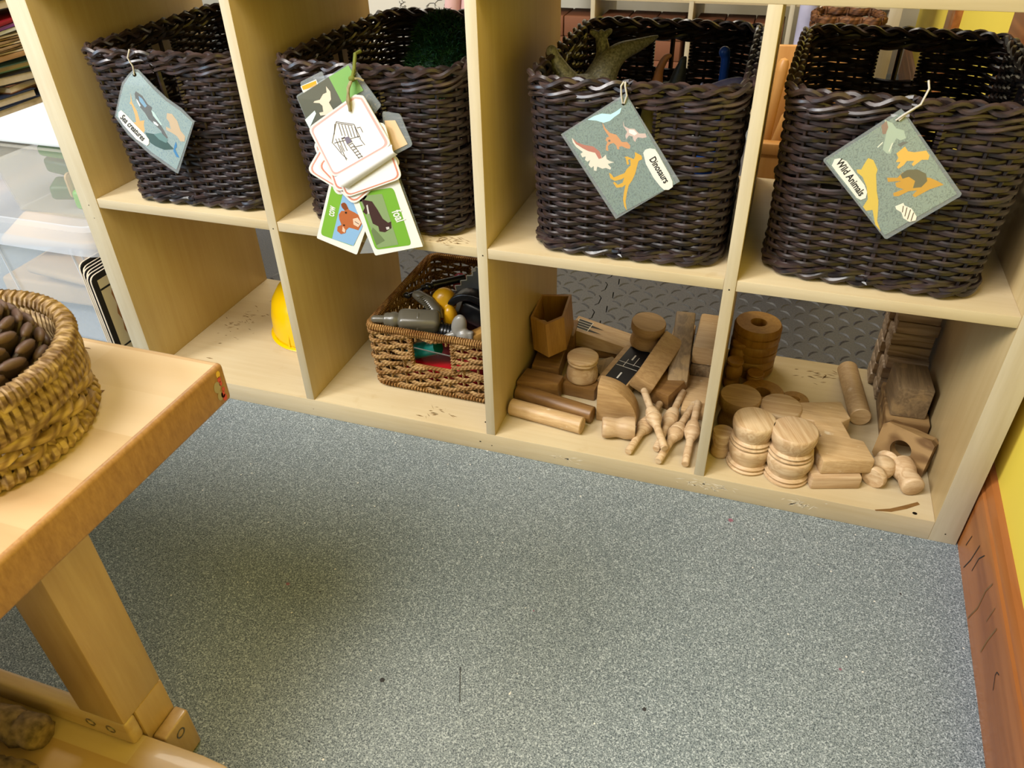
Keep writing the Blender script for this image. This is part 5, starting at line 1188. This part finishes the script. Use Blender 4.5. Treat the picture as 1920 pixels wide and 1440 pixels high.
# ------------------------------------------------------------------ behind the unit: second shelving unit with bricks, play box
f = thing('cube_shelving_unit', 'second pale cube shelving unit standing far behind, filled with brown bricks', 'shelving unit', (.60, 2.25, 0))
FX = [.055, .405, .755, 1.090, 1.400]; fy0, fy1 = 2.03, 2.42
for i, x in enumerate(FX):
    tt = .038 if i in (0, 4) else .016
    G().box((x + tt / 2, (fy0 + fy1) / 2, .39), (tt, fy1 - fy0, .78), None, .001).obj('side_panel' if i in (0, 4) else 'divider_panel', 'birch_edge', f)
for z in (.019, .385, .76): G().box(((FX[0] + FX[4]) / 2 + .02, (fy0 + fy1) / 2 + .003, z), (FX[4] - FX[0] - .02, fy1 - fy0 - .006, .018 if z == .385 else .037), None, .001).obj('shelf_board', 'birch_x', f)
bg_ = 'brown toy bricks in the far shelving unit'
rg = random.Random(5)
brick0 = G().box((0, 0, .0345), (.0985, .16, .0690), None, .004).obj('toy_brick', 'brown_brick', world=False); used = False
for cell, (x0, cols) in enumerate(((.098, 3), (.435, 3), (.778, 3))):
    for rr_, (zb0, nrow) in enumerate(((.0385, 4), (.395, 4))):
        for k in range(nrow):
            for c_ in range(cols):
                if cell == 0 and c_ < 1: continue
                if cell == 1 and c_ == 0 and rr_ == 1 : continue
                b = brick0 if not used else brick0.copy()
                if used: COL.objects.link(b)
                used = True; b.location = (x0 + .0505 + c_ * .1015 + rg.uniform(-.001, .001), fy0 + .095 + rg.uniform(-.003, .003), zb0 + k * .0700)
                tag(b, 'plain brown toy brick stacked in the far shelving unit', 'brick', bg_)
# things beside it
tag(G().box((1.235, 2.17, .415), (.20, .12, .045), None, .004).obj('wooden_tray', 'block_brown'), 'brown wooden tray on the far shelf beside the bricks', 'tray')
tag(G().box((1.25, 2.18, .435 + .035), (.06, .06, .065), (0, 0, .2), .01).obj('toy_cup', 'red_paint'), 'red toy cup standing in the far shelf', 'toy')
tag(G().box((1.245, 2.17, .335), (.15, .10, .035), None, .01).obj('woven_tray', 'brown_weave'), 'brown woven tray on the far shelf', 'tray')
t = thing('woven_basket', 'thick brown braided basket far behind on the right', 'basket', (1.265, 1.80, 0))
bwv, _, _ = weave((.085, .07, .03), (.095, .08, .03), .405, 20, 17, (.012, .008), .008, None, .004, sub=5)
bwv.obj('woven_body', 'brown_weave', t, world=False)
tag(G().tube([(1.150, 1.93, .36 - .36 + .001), (1.150, 1.93, .42)], .030, 12).obj('fabric_roll', 'fabric_lilac'), 'pale lilac fabric roll standing far behind the rightmost basket', 'fabric')
g = G(); pts = [(1.195 + .006 * math.cos(k * .9), 1.90 + .006 * math.sin(k * .9), .001 + .40 * k / 60) for k in range(61)]; g.tube(pts, .010, 8)
tag(g.obj('twisted_rope', 'paper'), 'pale twisted rope hanging beside the lilac fabric', 'rope')
# wooden play box with a pin, behind the last divider
t = thing('play_box', 'light wooden play crate standing behind the right cell', 'crate', (1.16, .86, 0))
G().box((1.17, .930, .245), (.22, .014, .485), (0, 0, .12), .003).obj('back_board', 'play_wood', t)
G().box((1.17, .790, .150), (.22, .018, .29), None, .003).obj('front_board', 'play_wood', t)
G().box((1.17, .787, .308), (.23, .030, .026), None, .006).obj('top_rail', 'play_wood', t)
G().box((1.17, .860, .22), (.20, .12, .012), None, .002).obj('inner_floor', 'play_wood', t)
M_, l_ = axis_M((1.082, .845, .228), (1.103, .865, .485))
tag(G().lathe([(0, 0), (.014, .002), (.016, .02), (.013, .10), (.012, .16), (.0125, .22), (.0115, .236), (.008, .244), (0, .248)], 24, M_).obj('wooden_pin', 'play_wood'), 'rounded wooden pin standing in the play crate', 'pin', 'wooden pins in the play crate')
M_, l_ = axis_M((1.100, .825, .228), (1.128, .820, .375))
tag(G().lathe([(0, 0), (.012, .002), (.014, .02), (.012, .10), (.011, .14), (.006, .152), (0, .154)], 24, M_).obj('wooden_pin', 'play_wood'), 'shorter wooden pin leaning at the front of the play crate', 'pin', 'wooden pins in the play crate')
# behind the second basket: pale board with scribbles and pink cloth
t = thing('scribbled_board', 'pale grey board with pencil scribbles behind the second basket', 'board', (.06, .90, 0))
G().box((.10, .92, .33), (.62, .012, .655), None, .002).obj('board_panel', 'pale_board', t)
g = G(); rg = random.Random(9)
for k in range(46):
    x, z = .245 + rg.uniform(-.05, .13), .535 + rg.uniform(-.03, .05); a = rg.uniform(0, PI); r_ = rg.uniform(.006, .02)
    g.tube([(x + r_ * math.cos(a + q * .8) * (.6 + .1 * q), .9128, z + r_ * .6 * math.sin(a + q * .8)) for q in range(5)], .0005, 4)
g.obj('scribbles', 'black_ink', t)
g = G()
for x0, x1, z0 in ((.33, .36, .30), (.375, .40, .30)):
    g.tube([(x0, .86, .002), (x0 + .005, .86, .40), (x1, .86, .60)], [.035, .026, .018], 12)
tag(g.obj('pink_cloth', 'fabric_pink'), 'hanging pale pink cloth in front of the scribbled board', 'cloth')
